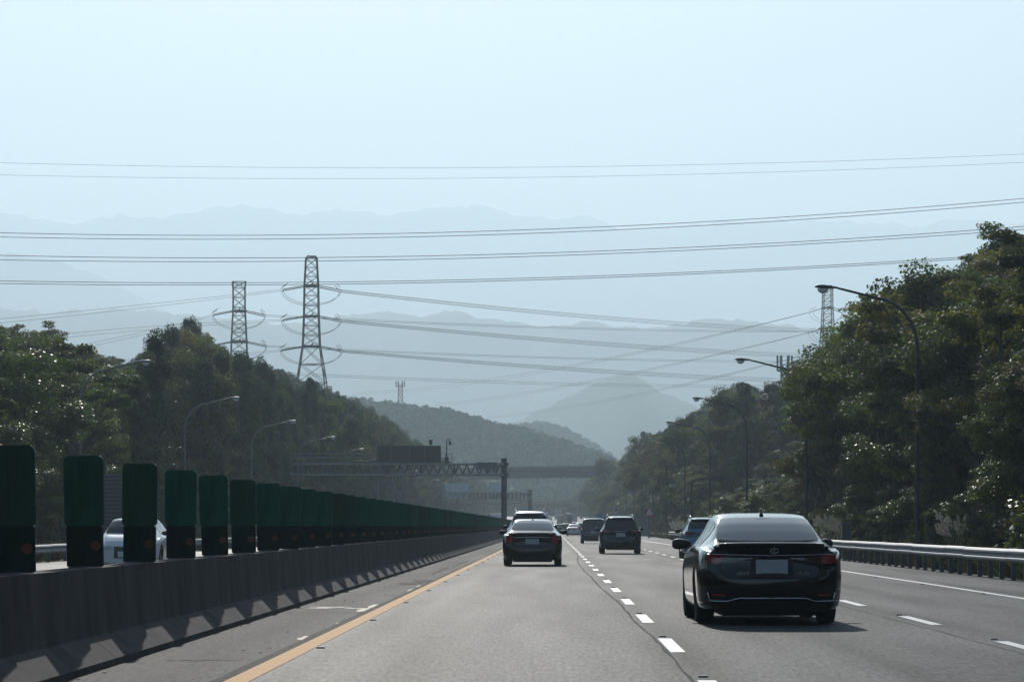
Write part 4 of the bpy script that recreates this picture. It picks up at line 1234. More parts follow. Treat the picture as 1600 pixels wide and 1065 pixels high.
# light green saplings standing in front of the right-hand trees
for px, d, h, kd, lab in ((1592, 101, 4.6, 'lite', 'tall light green sapling cut by the right picture edge, hanging over the cabinet'), (1552, 107, 3.4, 'lite', 'light green sapling left of the cabinet near the right edge'), (1462, 124, 4.0, 'lite', 'light green sapling beside the tallest lamp pole'),
                          (1392, 132, 3.0, 'broad', 'low leafy sapling left of the tallest lamp pole'), (1345, 140, 3.2, 'lite', 'light green sapling right of the first roadside cabinet'), (1180, 215, 3.4, 'lite', 'light green sapling above the black sedan roof at the third lamp'), (1135, 240, 3.6, 'lite', 'light green sapling left of the third lamp pole')):
    x = gx(px, d); tr, cr_ = rnd.choice(KINDS[kd])
    t = thing('sapling', lab, 'young tree', (x, d, gh(x, d)), rnd.uniform(0, 6), 'light saplings along the right verge'); t.scale = (h / 7.5, h / 7.5, h / 10)
    link('trunk', tr, t); link('crown', cr_, t)

# forest canopy on the two nearer hills: rounded far crowns on every point of the slope
FAR = [(None, make_tree(200 + i, 'broad', True)[1]) for i in range(4)] + [(None, make_tree(210 + i, 'conifer', True)[1]) for i in range(2)]
for _, me in FAR: me.materials.clear(); me.materials.append(M['far_leaf'])
def clothe(oname, hill, n, pxr, hmin, hmax, label, seed):
    r = random.Random(seed); me = bpy.data.objects[hill].data
    vs = me.vertices; fs = me.polygons; pts = []
    fl = []
    for f in fs:
        c = f.center; px = VX + c.x * 5200 / c.y
        if pxr[0] < px < pxr[1] and c.y <= bpy.data.objects[hill]['crest'] + 40: fl.append((f, f.area))
    tot = sum(a for _, a in fl); acc = []
    s = 0
    for f, a in fl: s += a; acc.append(s)
    import bisect
    for k in range(n):
        f = fl[min(len(fl) - 1, bisect.bisect(acc, r.random() * tot))][0]
        a, b, c, d = [vs[i].co for i in f.vertices]; u, v = r.random(), r.random()
        p = a.lerp(b, u).lerp(d.lerp(c, u), v); h = r.uniform(hmin, hmax)
        pts.append((p.x, p.y, p.z - h * .25, r.randrange(6), r.uniform(0, 6.28), h / 10 * r.uniform(1.1, 1.6), h / 10))
    scatter(oname, FAR, pts, label)
bpy.data.objects['forested_hill']['crest'] = HILL_D; bpy.data.objects['hill']['crest'] = 2500
clothe('forest_canopy', 'forested_hill', 9000, (480, 1010), 8, 14, 'continuous forest canopy covering the blue-green hill in the middle distance', 5)
clothe('far_forest_canopy', 'hill', 2600, (740, 980), 9, 15, 'hazy forest canopy on the small hill behind the forested one', 6)

# ---------------------------------------------------------------- vehicles
def paint(name, col, rough=.16, metal=.3):
    m = simple(name, col, rough, metal=metal, spec=.35, coat=.6)
    nt = m.node_tree; b = nt.nodes['Principled BSDF']
    # a thin film of road dust, thicker in streaks
    tc = N(nt, 'ShaderNodeTexCoord'); no = N(nt, 'ShaderNodeTexNoise'); no.inputs['Scale'].default_value = 5; no.inputs['Detail'].default_value = 5
    mr = N(nt, 'ShaderNodeMapRange'); mr.inputs[1].default_value = .35; mr.inputs[2].default_value = .8; mr.inputs[3].default_value = .02; mr.inputs[4].default_value = .08
    nt.links.new(tc.outputs['Object'], no.inputs[0]); nt.links.new(no.outputs[0], mr.inputs[0]); nt.links.new(mr.outputs[0], b.inputs['Coat Roughness'])
    return m
PAINT = {'black': paint('black_paint', (.006, .007, .008)), 'navy': paint('charcoal_blue_paint', (.012, .02, .028)), 'grey': paint('grey_paint', (.045, .058, .066)),
         'blue': paint('steel_blue_paint', (.06, .17, .26)), 'white': paint('white_car_paint', (.72, .73, .74), .3, 0), 'silver': paint('silver_paint', (.42, .44, .46), .3, .6),
         'cream': paint('cream_paint', (.62, .54, .42), .4, 0), 'red': paint('red_paint', (.35, .02, .02))}
M['glass'] = simple('tinted_glass', (.010, .014, .016), .04, spec=.8, coat=.4)
M['dglass'] = simple('dark_window_glass', (.012, .016, .018), .08, spec=.2)
M['tyre'] = simple('tyre_rubber', (.018, .018, .018), .85, var=.3, scale=8)
M['rim'] = simple('alloy_rim', (.35, .36, .37), .3, metal=.9)
M['taillamp'] = simple('red_lamp', (.26, .006, .010), .15, spec=.8, coat=1)
M['darklamp'] = simple('smoked_red_lamp', (.04, .004, .006), .12, spec=.8, coat=1)
M['chrome'] = simple('chrome_trim', (.62, .64, .66), .15, metal=1)
M['plate'] = simple('number_plate', (.42, .46, .48), .6, var=.12, scale=6)
M['trim'] = simple('dark_trim', (.010, .010, .011), .55)
M['headlamp'] = simple('headlamp', (.55, .6, .62), .08, spec=1, coat=1)
M['seam'] = simple('shut_line', (.002, .002, .002), .9)

class Car:
    def __init__(s, **k):
        s.L, s.W, s.zu = k['L'], k['W'] / 2, k.get('zu', .2)
        s.top, s.belt, s.roofw = k['top'], k['belt'], k['roofw']
        s.rz = k.get('rear', [(0.2, .0), (.33, -.045), (.55, -.055), (.64, -.01), (.86, .0), (.98, -.02)])
        s.k = k
    def w(s, y):
        a = max(0, 1 - y / .42); b = max(0, 1 - (s.L - y) / .9)
        return s.W * (1 - .11 * a ** 2.2 - .26 * b ** 2.2)
    def sec(s, y):
        W = s.w(y); zt = pwl(y, s.top); zb = min(pwl(y, s.belt), zt - .03); h = zt - zb; wr = pwl(y, s.roofw)
        lift = .10 * max(0, 1 - y / .6) + .06 * max(0, 1 - (s.L - y) / .7)
        zu = s.zu + lift * .4
        m = (zu + zb) / 2
        return [(0, zu), (.76 * W, zu), (.92 * W, zu + .03), (.975 * W, zu + .12), (W, zu + (m - zu) * .95), (W * .995, zb - .22), (W * .972, zb - .05), (W * .935, zb),
                (W * .905, zb + h * .04), (W * .905 * .42 + wr * .58, zb + h * .5), (wr + .02, zb + h * .87), (wr - .05, zb + h * .955), (wr * .6, zb + h * .992), (0, zt)]
    def S(s, y, t, off=0.0):
        def p(y, t):
            c = s.sec(y); i = max(0, min(len(c) - 2, int(t))); f = t - i
            g = lambda j: c[max(0, min(len(c) - 1, j))]
            a, b, c_, d = g(i - 1), g(i), g(i + 1), g(i + 2)
            q = [.5 * (2 * b[k] + (c_[k] - a[k]) * f + (2 * a[k] - 5 * b[k] + 4 * c_[k] - d[k]) * f * f + (3 * b[k] - a[k] - 3 * c_[k] + d[k]) * f ** 3) for k in (0, 1)]
            return Vector((max(0, q[0]), y, q[1]))
        P = p(y, t)
        if off:
            e = .02; u = p(y + e, t) - p(max(0, y - e), t); v = p(y, min(13, t + .05)) - p(y, max(0, t - .05))
            n = u.cross(v)
            if n.length > 1e-9:
                n.normalize()
                if n.dot(Vector((P.x, 0, P.z - .55))) < 0: n = -n
                P = P + n * off
        return P
    def face(s, x, z, off=0.0):
        W = s.w(0)
        return Vector((x, -.07 * (1 - (x / W) ** 2) + pwl(z, s.rz) * (1 - abs(x / W) ** 6) - off, z))
    def face_front(s, x, z, off=0.0):
        W = s.w(s.L)
        return Vector((x, s.L + .16 * (1 - (x / W) ** 2) + off, z))
def body_mesh(c, mat, arches, trim_z=.0):
    m = MB()
    ys = sorted(set([0, .015, .04, .08, .13, .2, .28, .36] + [a for a, _ in c.top] + [round(.2 * i, 3) for i in range(2, int(c.L / .2) + 1) if .2 * i < c.L - .05] + [c.L - .3, c.L - .15, c.L - .06, c.L]))
    ts = [0, 1, 1.5, 2, 2.5, 3, 3.5, 4, 4.5, 5, 5.5, 6, 6.5, 7, 7.5, 8, 8.5, 9, 9.5, 10, 10.5, 11, 11.5, 12, 13]
    rows = []
    for y in ys:
        half = [c.S(y, t) for t in ts]; ring = half + [Vector((-p.x, p.y, p.z)) for p in half[-2:0:-1]]
        rows.append(ring)
    n = len(rows[0]); m.v = [tuple(p) for r in rows for p in r]
    for j in range(len(rows) - 1):
        for i in range(n): m.f.append((j * n + i, j * n + (i + 1) % n, (j + 1) * n + (i + 1) % n, (j + 1) * n + i))
    for end in (0, 1):
        K = 10; half = [c.S(ys[-1] if end else 0, t) for t in ts]; b0 = 0 if not end else (len(rows) - 1) * n
        idx = []
        for i, p in enumerate(half):
            if i in (0, len(half) - 1): idx.append([b0 + i] * (K + 1)); continue
            r = [b0 + i]
            for q in range(1, K):
                x = p.x * (1 - 2 * q / K); P = (c.face_front if end else c.face)(x, p.z); m.v.append(tuple(P)); r.append(len(m.v) - 1)
            r.append(b0 + n - i); idx.append(r)
        for i in range(len(half) - 1):
            for q in range(K):
                f = [idx[i][q], idx[i][q + 1], idx[i + 1][q + 1], idx[i + 1][q]]
                f = [v for v, w in zip(f, f[1:] + f[:1]) if v != w]
                if len(set(f)) >= 3: m.f.append(tuple(dict.fromkeys(f)))
    me = m.mesh('body', mat, True); me.materials.append(M['trim']); fixn(me)
    if arches:
        o = bpy.data.objects.new('tmp', me); COL.objects.link(o)
        cm = MB()
        for y, r in arches:
            for sx in (-1, 1):
                cm.disc((sx * (c.W - .05), y, r * 1.0), r + .055, 'X', 28, .46)
        cme = cm.mesh('cut', mat); cme.materials.append(M['trim']); fixn(cme)
        for p in cme.polygons: p.material_index = 1
        co = bpy.data.objects.new('cut', cme); COL.objects.link(co)
        md = o.modifiers.new('b', 'BOOLEAN'); md.operation = 'DIFFERENCE'; md.solver = 'EXACT'; md.object = co
        dg = bpy.context.evaluated_depsgraph_get(); dg.update()
        me2 = bpy.data.meshes.new_from_object(o.evaluated_get(dg))
        bpy.data.objects.remove(o); bpy.data.objects.remove(co)
        me2.name = 'body'; me = me2
        try:
            for p in me.polygons: p.use_smooth = True
            me.set_sharp_from_angle(angle=math.radians(42))
        except Exception: pass
    return me
def patch(c, name, mat, y0, y1, t0, t1, off, ny=10, nt_=8, both=False, top=False, corner=0.0, shape=None, th=True):
    """a panel lying off the body surface between stations y0..y1 and section heights t0..t1"""
    out = []
    for sx in ((1, -1) if both else (1,)):
        m = MB()
        if top:
            cols = [(1, t0 + (13 - t0) * i / nt_) for i in range(nt_ + 1)] + [(-1, 13 - (13 - t0) * i / nt_) for i in range(1, nt_ + 1)]
        else: cols = [(sx, t0 + (t1 - t0) * i / nt_) for i in range(nt_ + 1)]
        C_ = len(cols)
        for j in range(ny + 1):
            y = y0 + (y1 - y0) * j / ny
            for i, (sg_, t) in enumerate(cols):
                yy, tt = (y, t) if shape is None else shape(j / ny, i / (C_ - 1), y, t)
                P = c.S(yy, tt, off); m.v.append((P.x * sg_, P.y, P.z))
        m.f = [(j * C_ + i, j * C_ + i + 1, (j + 1) * C_ + i + 1, (j + 1) * C_ + i) for j in range(ny) for i in range(C_ - 1)]
        out.append(m.mesh(name, mat, True))
    return out
def facepatch(c, name, mat, poly, off, front=False, n=8):
    """flat patch on the tail (or nose): poly lists (x, zlow, zhigh) columns"""
    m = MB(); f = c.face_front if front else c.face
    for x, a, b in poly:
        for k in range(n + 1): m.v.append(tuple(f(x, a + (b - a) * k / n, off)))
    q = n + 1
    for i in range(len(poly) - 1):
        for k in range(n): m.f.append((i * q + k, (i + 1) * q + k, (i + 1) * q + k + 1, i * q + k + 1))
    return m.mesh(name, mat, True)
def faceribbon(c, name, mat, path, w, off, front=False):
    m = MB(); f = c.face_front if front else c.face
    dense = []
    for (a, b), (d, e) in zip(path, path[1:]):
        for k in range(6): dense.append((a + (d - a) * k / 6, b + (e - b) * k / 6))
    dense.append(path[-1])
    for i, (x, z) in enumerate(dense):
        a = dense[max(0, i - 1)]; b = dense[min(len(dense) - 1, i + 1)]
        dx, dz = b[0] - a[0], b[1] - a[1]; l = math.hypot(dx, dz) or 1; nx, nz = -dz / l * w / 2, dx / l * w / 2
        m.v += [tuple(f(x + nx, z + nz, off)), tuple(f(x - nx, z - nz, off))]
    if mat is M['chrome']:
        m = MB(); m.tube([f(x, z, off) for x, z in dense], w * .42, 8); return fixn(m.mesh(name, mat, True))
    m.f = [(2 * i, 2 * i + 1, 2 * i + 3, 2 * i + 2) for i in range(len(dense) - 1)]
    return m.mesh(name, mat)
def wheel_meshes(r, w):
    m = MB(); prof_ = [(r * .66, -w / 2 + .02), (r * .80, -w / 2), (r * .95, -w / 2 + .012), (r, -w / 2 + .045), (r, w / 2 - .045), (r * .95, w / 2 - .012), (r * .80, w / 2), (r * .66, w / 2 - .02)]
    n = 30
    for q, x in prof_:
        for k in range(n): a = 2 * PI * k / n; m.v.append((x, math.cos(a) * q, math.sin(a) * q))
    P = len(prof_)
    m.f = [(j * n + k, j * n + (k + 1) % n, ((j + 1) % P) * n + (k + 1) % n, ((j + 1) % P) * n + k) for j in range(P) for k in range(n)]
    tyre = fixn(m.mesh('tyre', M['tyre'], True))
    g_ = MB(); g_.disc((0, 0, 0), r * .64, 'X', 24, w * .5)
    for k in range(10):
        a = 2 * PI * k / 10; mm = Matrix.Rotation(a, 3, 'X'); p = mm @ Vector((0, 0, r * .36)); g_.box((w * .3, p.y, p.z), (.03, .05, r * .56), M=mm); g_.box((-w * .3, p.y, p.z), (.03, .05, r * .56), M=mm)
    g_.disc((0, 0, 0), r * .16, 'X', 14, w * .72)
    return tyre, fixn(g_.mesh('rim', M['rim']))
def plain(me, mat):
    return me
class Kit:
    """a vehicle type: list of (part name, mesh, location, sub-parts, material key)"""
    def __init__(s): s.parts = []; s.paint_idx = []
    def add(s, name, me, loc=(0, 0, 0), subs=(), painted=False): s.parts.append((name, me, loc, subs, painted))
def place(kit, name, label, cat, loc, rotz, color, group=None, skip=()):
    t = thing(name, label, cat, loc, rotz, group)
    for nm_, me, l, subs, painted in kit.parts:
        if nm_ in skip: continue
        key = (me.name, color)
        o = link(nm_, me, t, l)
        if painted:
            o.material_slots[0].link = 'OBJECT'; o.material_slots[0].material = PAINT[color]
        for sn, sme, sl in subs: link(sn, sme, o, sl)
    return t
def mirror_mesh(side, s=1.0):
    m = MB(); 
    secs = [(0, .05, .03), (.06, .085, .06), (.16, .10, .075), (.22, .085, .065), (.25, .05, .04)]
    n = 12
    for x, a, b in secs:
        for k in range(n): q = 2 * PI * k / n; m.v.append((side * x, math.cos(q) * a * .8, math.sin(q) * b + .02))
    for j in range(len(secs) - 1):
        for k in range(n): m.f.append((j * n + k, j * n + (k + 1) % n, (j + 1) * n + (k + 1) % n, (j + 1) * n + k))
    m.f.append(tuple(range(n))); m.f.append(tuple(range(4 * n, 5 * n)))
    return fixn(m.mesh('wing_mirror', M['black'], True))
def common(kit, c, r, tw, track, ya, yb, mirror_y, mirror_z, roofw0, glasscfg, seams=True):
    ty, ri = wheel_meshes(r, tw)
    for y in (ya, yb):
        for sx in (-1, 1): kit.add('wheel', ty, (sx * track / 2, y, r), [('rim', ri, (0, 0, 0))])
    for sx in (-1, 1):
        P = c.S(mirror_y, 7.6); kit.add('wing_mirror', mirror_mesh(sx), (sx * (P.x - .01), mirror_y, mirror_z))
    ry0, ry1, rt = glasscfg['rear']
    bow = glasscfg.get('bow', 0)
    kit.add('rear_window', patch(c, 'rear_window', M['glass'], ry0, ry1, rt, 13, .006, 12, 8, top=True, shape=lambda u, v, y, t: (y - bow * (1 - (2 * v - 1) ** 2) * (1 - u), t))[0])
    fy0, fy1, ft = glasscfg['front']
    kit.add('windscreen', patch(c, 'windscreen', M['dglass'], fy0, fy1, ft, 13, .006, 10, 8, top=True)[0])
    for a, b in glasscfg['side']:
        for sgn, me in zip((1, -1), patch(c, 'side_window', M['dglass'], a, b, 8.12, 9.75, .006, 8, 6, both=True)): kit.add('side_window', me)
    a0, b0 = glasscfg['side'][0][0], glasscfg['side'][-1][1]
    for me in patch(c, 'window_trim', M['chrome'], a0 - .03, b0 + .03, 7.9, 8.08, .008, 24, 1, both=True): kit.add('window_trim', me)
    if seams:
        for y in glasscfg['doors']:
            for me in patch(c, 'door_seam', M['seam'], y, y + .012, 2.6, 8.0, .004, 1, 14, both=True): kit.add('door_seam', me)
        for y in glasscfg['handles']:
            for me in patch(c, 'door_handle', M['chrome'], y, y + .2, 5.75, 5.95, .03, 6, 2, both=True): kit.add('door_handle', me)
    m = MB(); m.box((0, c.L * .5, c.zu - .02), (c.W * 1.3, c.L * .86, .06)); kit.add('underbody', m.mesh('underbody', M['trim']))
    m = MB(); m.tube([(-c.W * .8, ya, r), (c.W * .8, ya, r)], .05, 8); m.box((0, ya, r), (.3, .3, .2)); kit.add('rear_axle', m.mesh('rear_axle', M['trim']))
def text_mesh(s, size, mat, name='lettering', ext=.0015):
    cu = bpy.data.curves.new(name, 'FONT'); cu.body = s; cu.size = size; cu.extrude = ext; cu.align_x = 'CENTER'; cu.align_y = 'CENTER'
    o = bpy.data.objects.new('tmp_text', cu); COL.objects.link(o)
    dg = bpy.context.evaluated_depsgraph_get(); dg.update()
    me = bpy.data.meshes.new_from_object(o.evaluated_get(dg)); bpy.data.objects.remove(o)
    me.transform(Matrix.Rotation(PI / 2, 4, 'X')); me.materials.clear(); me.materials.append(mat); me.name = name
    return me
def box_mesh(name, size, mat, bev=.01, c=(0, 0, 0)):
    m = MB(); m.box(c, size); return bevelled(m.mesh(name, mat), bev, 2)

# ---- executive sedan
def sedan(variant):
    if variant == 'exec':
        c = Car(L=4.97, W=1.83, zu=.165, top=[(0, 1.0), (.05, 1.02), (.16, 1.025), (.55, 1.045), (.64, 1.055), (.9, 1.165), (1.2, 1.275), (1.5, 1.355), (1.9, 1.405), (2.4, 1.42), (2.9, 1.41), (3.3, 1.35), (3.75, 1.17), (4.05, 1.02), (4.5, .93), (4.85, .80), (4.97, .70)],
                belt=[(0, .93), (.6, .97), (1.5, .985), (3.5, .94), (4.2, .86), (4.97, .62)],
                roofw=[(0, .70), (.6, .66), (1.0, .62), (1.5, .575), (2.6, .57), (3.3, .58), (3.9, .66), (4.97, .55)],
                rear=[(.16, .07), (.26, .0), (.36, -.06), (.60, -.07), (.70, -.02), (.86, .0), (.90, -.015), (1.0, -.05)])
        r, ya, yb = .345, 1.10, 3.97
    else:
        c = Car(L=4.85, W=1.86, zu=.17, top=[(0, 1.03), (.05, 1.05), (.16, 1.06), (.5, 1.09), (.62, 1.11), (.9, 1.22), (1.2, 1.33), (1.5, 1.41), (1.9, 1.455), (2.4, 1.47), (2.9, 1.46), (3.25, 1.40), (3.7, 1.20), (3.98, 1.04), (4.4, .96), (4.75, .82), (4.85, .70)],
                belt=[(0, .95), (.6, 1.0), (1.5, 1.0), (3.5, .95), (4.2, .87), (4.85, .62)],
                roofw=[(0, .70), (.6, .66), (1.0, .62), (1.5, .58), (2.6, .575), (3.3, .58), (3.9, .66), (4.85, .55)])
        r, ya, yb = .34, 1.08, 3.93
    k = Kit()
    k.add('body', body_mesh(c, PAINT['black'], [(ya, r), (yb, r)]), painted=True)
    common(k, c, r, .235, c.W * 2 - .27, ya, yb, 3.35, .985 if variant == 'exec' else 1.02, .57,
           {'rear': (.70, 1.52, 10.35), 'bow': .06, 'front': (3.02, 3.98, 10.35), 'side': [(1.30, 1.62), (1.68, 2.46), (2.54, 3.3)], 'doors': (1.55, 2.49, 3.5), 'handles': (1.75, 2.75)})
    # boot lid, bumper split
    z1 = .985 if variant == 'exec' else 1.0
    k.add('boot_seam', faceribbon(c, 'boot_seam', M['seam'], [(-.66, .96), (-.64, .70), (-.55, .60), (.55, .60), (.64, .70), (.66, .96)], .010, .004))
    for s_ in (-1, 1):
        if variant == 'exec':
            k.add('tail_lamp', facepatch(c, 'tail_lamp', M['taillamp'], [(s_ * x, a, b) for x, a, b in ((.81, .80, .895), (.75, .775, .892), (.68, .775, .886), (.62, .79, .882))], .006))
            k.add('inner_lamp', facepatch(c, 'inner_lamp', M['darklamp'], [(s_ * x, a, b) for x, a, b in ((.62, .785, .88), (.5, .80, .875), (.36, .82, .868), (.24, .838, .862))], .006))
            k.add('side_lamp', patch(c, 'side_lamp', M['darklamp'], .02, .34, 6.1, 6.75, .005, 6, 4, both=True)[0 if s_ > 0 else 1])
            k.add('bumper_reflector', facepatch(c, 'bumper_reflector', M['taillamp'], [(s_ * x, .375, .40) for x in (.74, .66, .58)], .006))
            k.add('chrome_strip', faceribbon(c, 'chrome_strip', M['chrome'], [(s_ * .80, .42), (s_ * .775, .31), (s_ * .55, .305), (s_ * .47, .33), (s_ * .40, .345), (0, .345)], .022, .010))
        else:
            k.add('tail_lamp', facepatch(c, 'tail_lamp', M['taillamp'], [(s_ * x, a, b) for x, a, b in ((.815, .72, .90), (.76, .69, .93), (.68, .70, .94), (.60, .76, .93))], .006))
            k.add('bumper_reflector', facepatch(c, 'bumper_reflector', M['darklamp'], [(s_ * x, .39, .42) for x in (.74, .66, .58)], .006))
    if variant == 'exec':
        k.add('lamp_bar', faceribbon(c, 'lamp_bar', M['chrome'], [(-.80, .898), (-.3, .882), (0, .878), (.3, .882), (.80, .898)], .012, .010))
        # boot spoiler
        m = MB(); n = 14
        for i in range(n + 1):
            x = -.66 + 1.32 * i / n; e = 1 - abs(2 * i / n - 1) ** 4
            p = c.face(x, .985); m.v += [(x, p.y - .03 * e, 1.0), (x, p.y - .045 * e - .01, 1.02 + .008 * e), (x, p.y + .14, 1.035 + .012 * e), (x, p.y + .14, 1.0)]
        for i in range(n): m.f += [(4 * i + q, 4 * i + (q + 1) % 4, 4 * i + 4 + (q + 1) % 4, 4 * i + 4 + q) for q in range(4)]
        m.f += [(0, 1, 2, 3), (4 * n, 4 * n + 1, 4 * n + 2, 4 * n + 3)]
        k.add('spoiler', fixn(m.mesh('spoiler', PAINT['black'], True)), painted=True)
        # emblem: an oval ring round a slanted angle
        m = MB(); P0 = c.face(0.03, .935, .014); nn = 28
        for q in range(nn + 1): pass
        ring = [(P0.x + .048 * math.cos(2 * PI * q / nn), P0.y, P0.z + .034 * math.sin(2 * PI * q / nn)) for q in range(nn)]
        m.tube(ring + ring[:1], .005, 6, cap=False)
        m.tube([(P0.x + .016, P0.y, P0.z + .028), (P0.x - .018, P0.y, P0.z - .015), (P0.x + .028, P0.y, P0.z - .015)], .0055, 6)
        k.add('emblem', m.mesh('emblem', M['chrome'], True))
        P = c.face(-.36, .655, .008); k.add('lettering', text_mesh('LEXUS', .055, M['chrome']), tuple(P))
        P = c.face(.40, .655, .008); k.add('lettering', text_mesh('ES 200', .052, M['chrome']), tuple(P))
        k.add('plate_recess', facepatch(c, 'plate_recess', M['trim'], [(x, .615, .855) for x in (-.27, -.1, .1, .27)], .004))
        P = c.face(0.0, .735); k.add('number_plate', box_mesh('number_plate', (.40, .016, .185), M['plate'], .02), (0.0, P.y - .02, .735))
        k.add('valance', facepatch(c, 'valance', M['trim'], [(x, .172, .27 if abs(x) > .5 else .315) for x in (-.72, -.5, -.42, 0, .42, .5, .72)], .008))
    else:
        k.add('trim_bar', faceribbon(c, 'trim_bar', M['chrome'], [(-.56, .885), (0, .895), (.56, .885)], .028, .010))
        P = c.face(0, .76); k.add('number_plate', box_mesh('number_plate', (.42, .016, .17), M['plate'], .02), (0, P.y - .02, .76))
        k.add('valance', facepatch(c, 'valance', M['trim'], [(x, .175, .30) for x in (-.72, -.4, 0, .4, .72)], .008))
        m = MB(); m.tube([(.42, -.07, .24), (.42, .3, .24)], .04, 10); k.add('exhaust', m.mesh('exhaust', M['chrome'], True))
    # boot lip light line and shark fin
    m = MB(); yF = 1.72; zr = pwl(yF, c.top) - .004
    m.add([(-.03, yF - .02, zr), (.03, yF - .02, zr), (.02, yF + .20, zr), (-.02, yF + .20, zr), (-.004, yF - .01, zr + .068), (.004, yF - .01, zr + .068), (.003, yF + .06, zr + .05), (-.003, yF + .06, zr + .05)],
          [(0, 1, 2, 3), (0, 1, 5, 4), (1, 2, 6, 5), (2, 3, 7, 6), (3, 0, 4, 7), (4, 5, 6, 7)])
    k.add('antenna', fixn(m.mesh('antenna', M['black'])))
    k.add('brake_lamp', patch(c, 'brake_lamp', M['darklamp'], 1.44, 1.50, 12.7, 13, .009, 2, 3, top=True)[0])
    # nose
    for s_ in (-1, 1): k.add('headlamp', facepatch(c, 'headlamp', M['headlamp'], [(s_ * x, a, b) for x, a, b in ((.62, .60, .665), (.52, .57, .69), (.38, .56, .68))], .006, True))
    k.add('grille', facepatch(c, 'grille', M['trim'], [(x, .34, .66) for x in (-.30, -.1, .1, .30)], .006, True))
    for q in range(4): k.add('grille_bar', faceribbon(c, 'grille_bar', M['chrome'], [(-.28, .40 + .07 * q), (.28, .40 + .07 * q)], .012, .012, True))
    k.add('front_plate', box_mesh('front_plate', (.38, .016, .16), M['sign_w'], .01), (0, c.L + .18, .45))
    return k, c

def wagon(top, belt, roofw, L, W, zu, rz, glass, lampz, r, ya, yb, rails=True, mz=1.08, plate_z=.85, kindl='suv', my=None):
    c = Car(L=L, W=W, zu=zu, top=top, belt=belt, roofw=roofw, rear=rz)
    k = Kit(); k.add('body', body_mesh(c, PAINT['black'], [(ya, r), (yb, r)]), painted=True)
    common(k, c, r, .235, W - .26, ya, yb, my or L - 1.5, mz, .6, glass)
    for s_ in (-1, 1):
        if kindl == 'suv':
            k.add('tail_lamp', facepatch(c, 'tail_lamp', M['taillamp'], [(s_ * x, a, b) for x, a, b in ((c.w(0) * .985, lampz - .07, lampz + .05), (.70, lampz - .08, lampz + .055), (.58, lampz - .05, lampz + .04), (.46, lampz - .02, lampz + .03))], .006))
            k.add('side_lamp', patch(c, 'side_lamp', M['taillamp'], .03, .36, 6.2, 7.2, .006, 6, 4, both=True)[0 if s_ > 0 else 1])
        else:
            k.add('tail_lamp', facepatch(c, 'tail_lamp', M['taillamp'], [(s_ * x, lampz - .22, lampz + .16) for x in (c.w(0) * .985, .76, .70)], .006))
        k.add('bumper_reflector', facepatch(c, 'bumper_reflector', M['taillamp'], [(s_ * x, .50, .54) for x in (.74, .62)], .006))
    k.add('lower_bumper', facepatch(c, 'lower_bumper', M['trim'], [(x, zu + .05, .52) for x in (-c.w(0) * .93, -.5, 0, .5, c.w(0) * .93)], .006))
    P = c.face(0, plate_z)
    k.add('number_plate', box_mesh('number_plate', (.42, .016, .18), M['plate'], .02), (0, P.y - .02, plate_z))
    k.add('tailgate_trim', faceribbon(c, 'tailgate_trim', M['chrome'], [(-.34, plate_z + .15), (.34, plate_z + .15)], .03, .010))
    k.add('tailgate_seam', faceribbon(c, 'tailgate_seam', M['seam'], [(-.62, lampz), (-.62, .62), (.62, .62), (.62, lampz)], .010, .004))
    if rails:
        for s_ in (-1, 1):
            m = MB(); pts = [(s_ * (pwl(y, roofw) - .02), y, pwl(y, top) + z) for y, z in ((.75, -.01), (.85, .05), (1.3, .06), (2.2, .06), (L - 2.0, .055), (L - 1.85, -.01))]
            m.tube(pts, .02, 8); k.add('roof_rail', m.mesh('roof_rail', M['chrome'], True))
    m = MB(); y0 = glass['rear'][1]
    for i in range(9):
        x = -.56 + 1.12 * i / 8; z = pwl(y0 + .12, top); e = 1 - abs(i / 4 - 1) ** 4
        m.v += [(x, y0 - .10 * e, z - .02), (x, y0 - .10 * e, z + .005), (x, y0 + .25, pwl(y0 + .25, top) + .012), (x, y0 + .25, pwl(y0 + .25, top) - .03)]
    for i in range(8): m.f += [(4 * i + q, 4 * i + (q + 1) % 4, 4 * i + 4 + (q + 1) % 4, 4 * i + 4 + q) for q in range(4)]
    m.f += [(0, 1, 2, 3), (32, 33, 34, 35)]
    k.add('roof_spoiler', fixn(m.mesh('roof_spoiler', PAINT['black'], True)), painted=True)
    # wiper on the tailgate window
    m = MB(); a = c.S(glass['rear'][0] + .01, 13, .03); b_ = c.S(glass['rear'][0] + .06, 12.1, .03); m.bar(a, b_, .008); k.add('wiper', m.mesh('wiper', M['black']))
    for s_ in (-1, 1): k.add('headlamp', facepatch(c, 'headlamp', M['headlamp'], [(s_ * x, .70, .80) for x in (.6, .45, .36)], .006, True))
    k.add('grille', facepatch(c, 'grille', M['trim'], [(x, .42, .74) for x in (-.3, 0, .3)], .006, True))
    return k, c

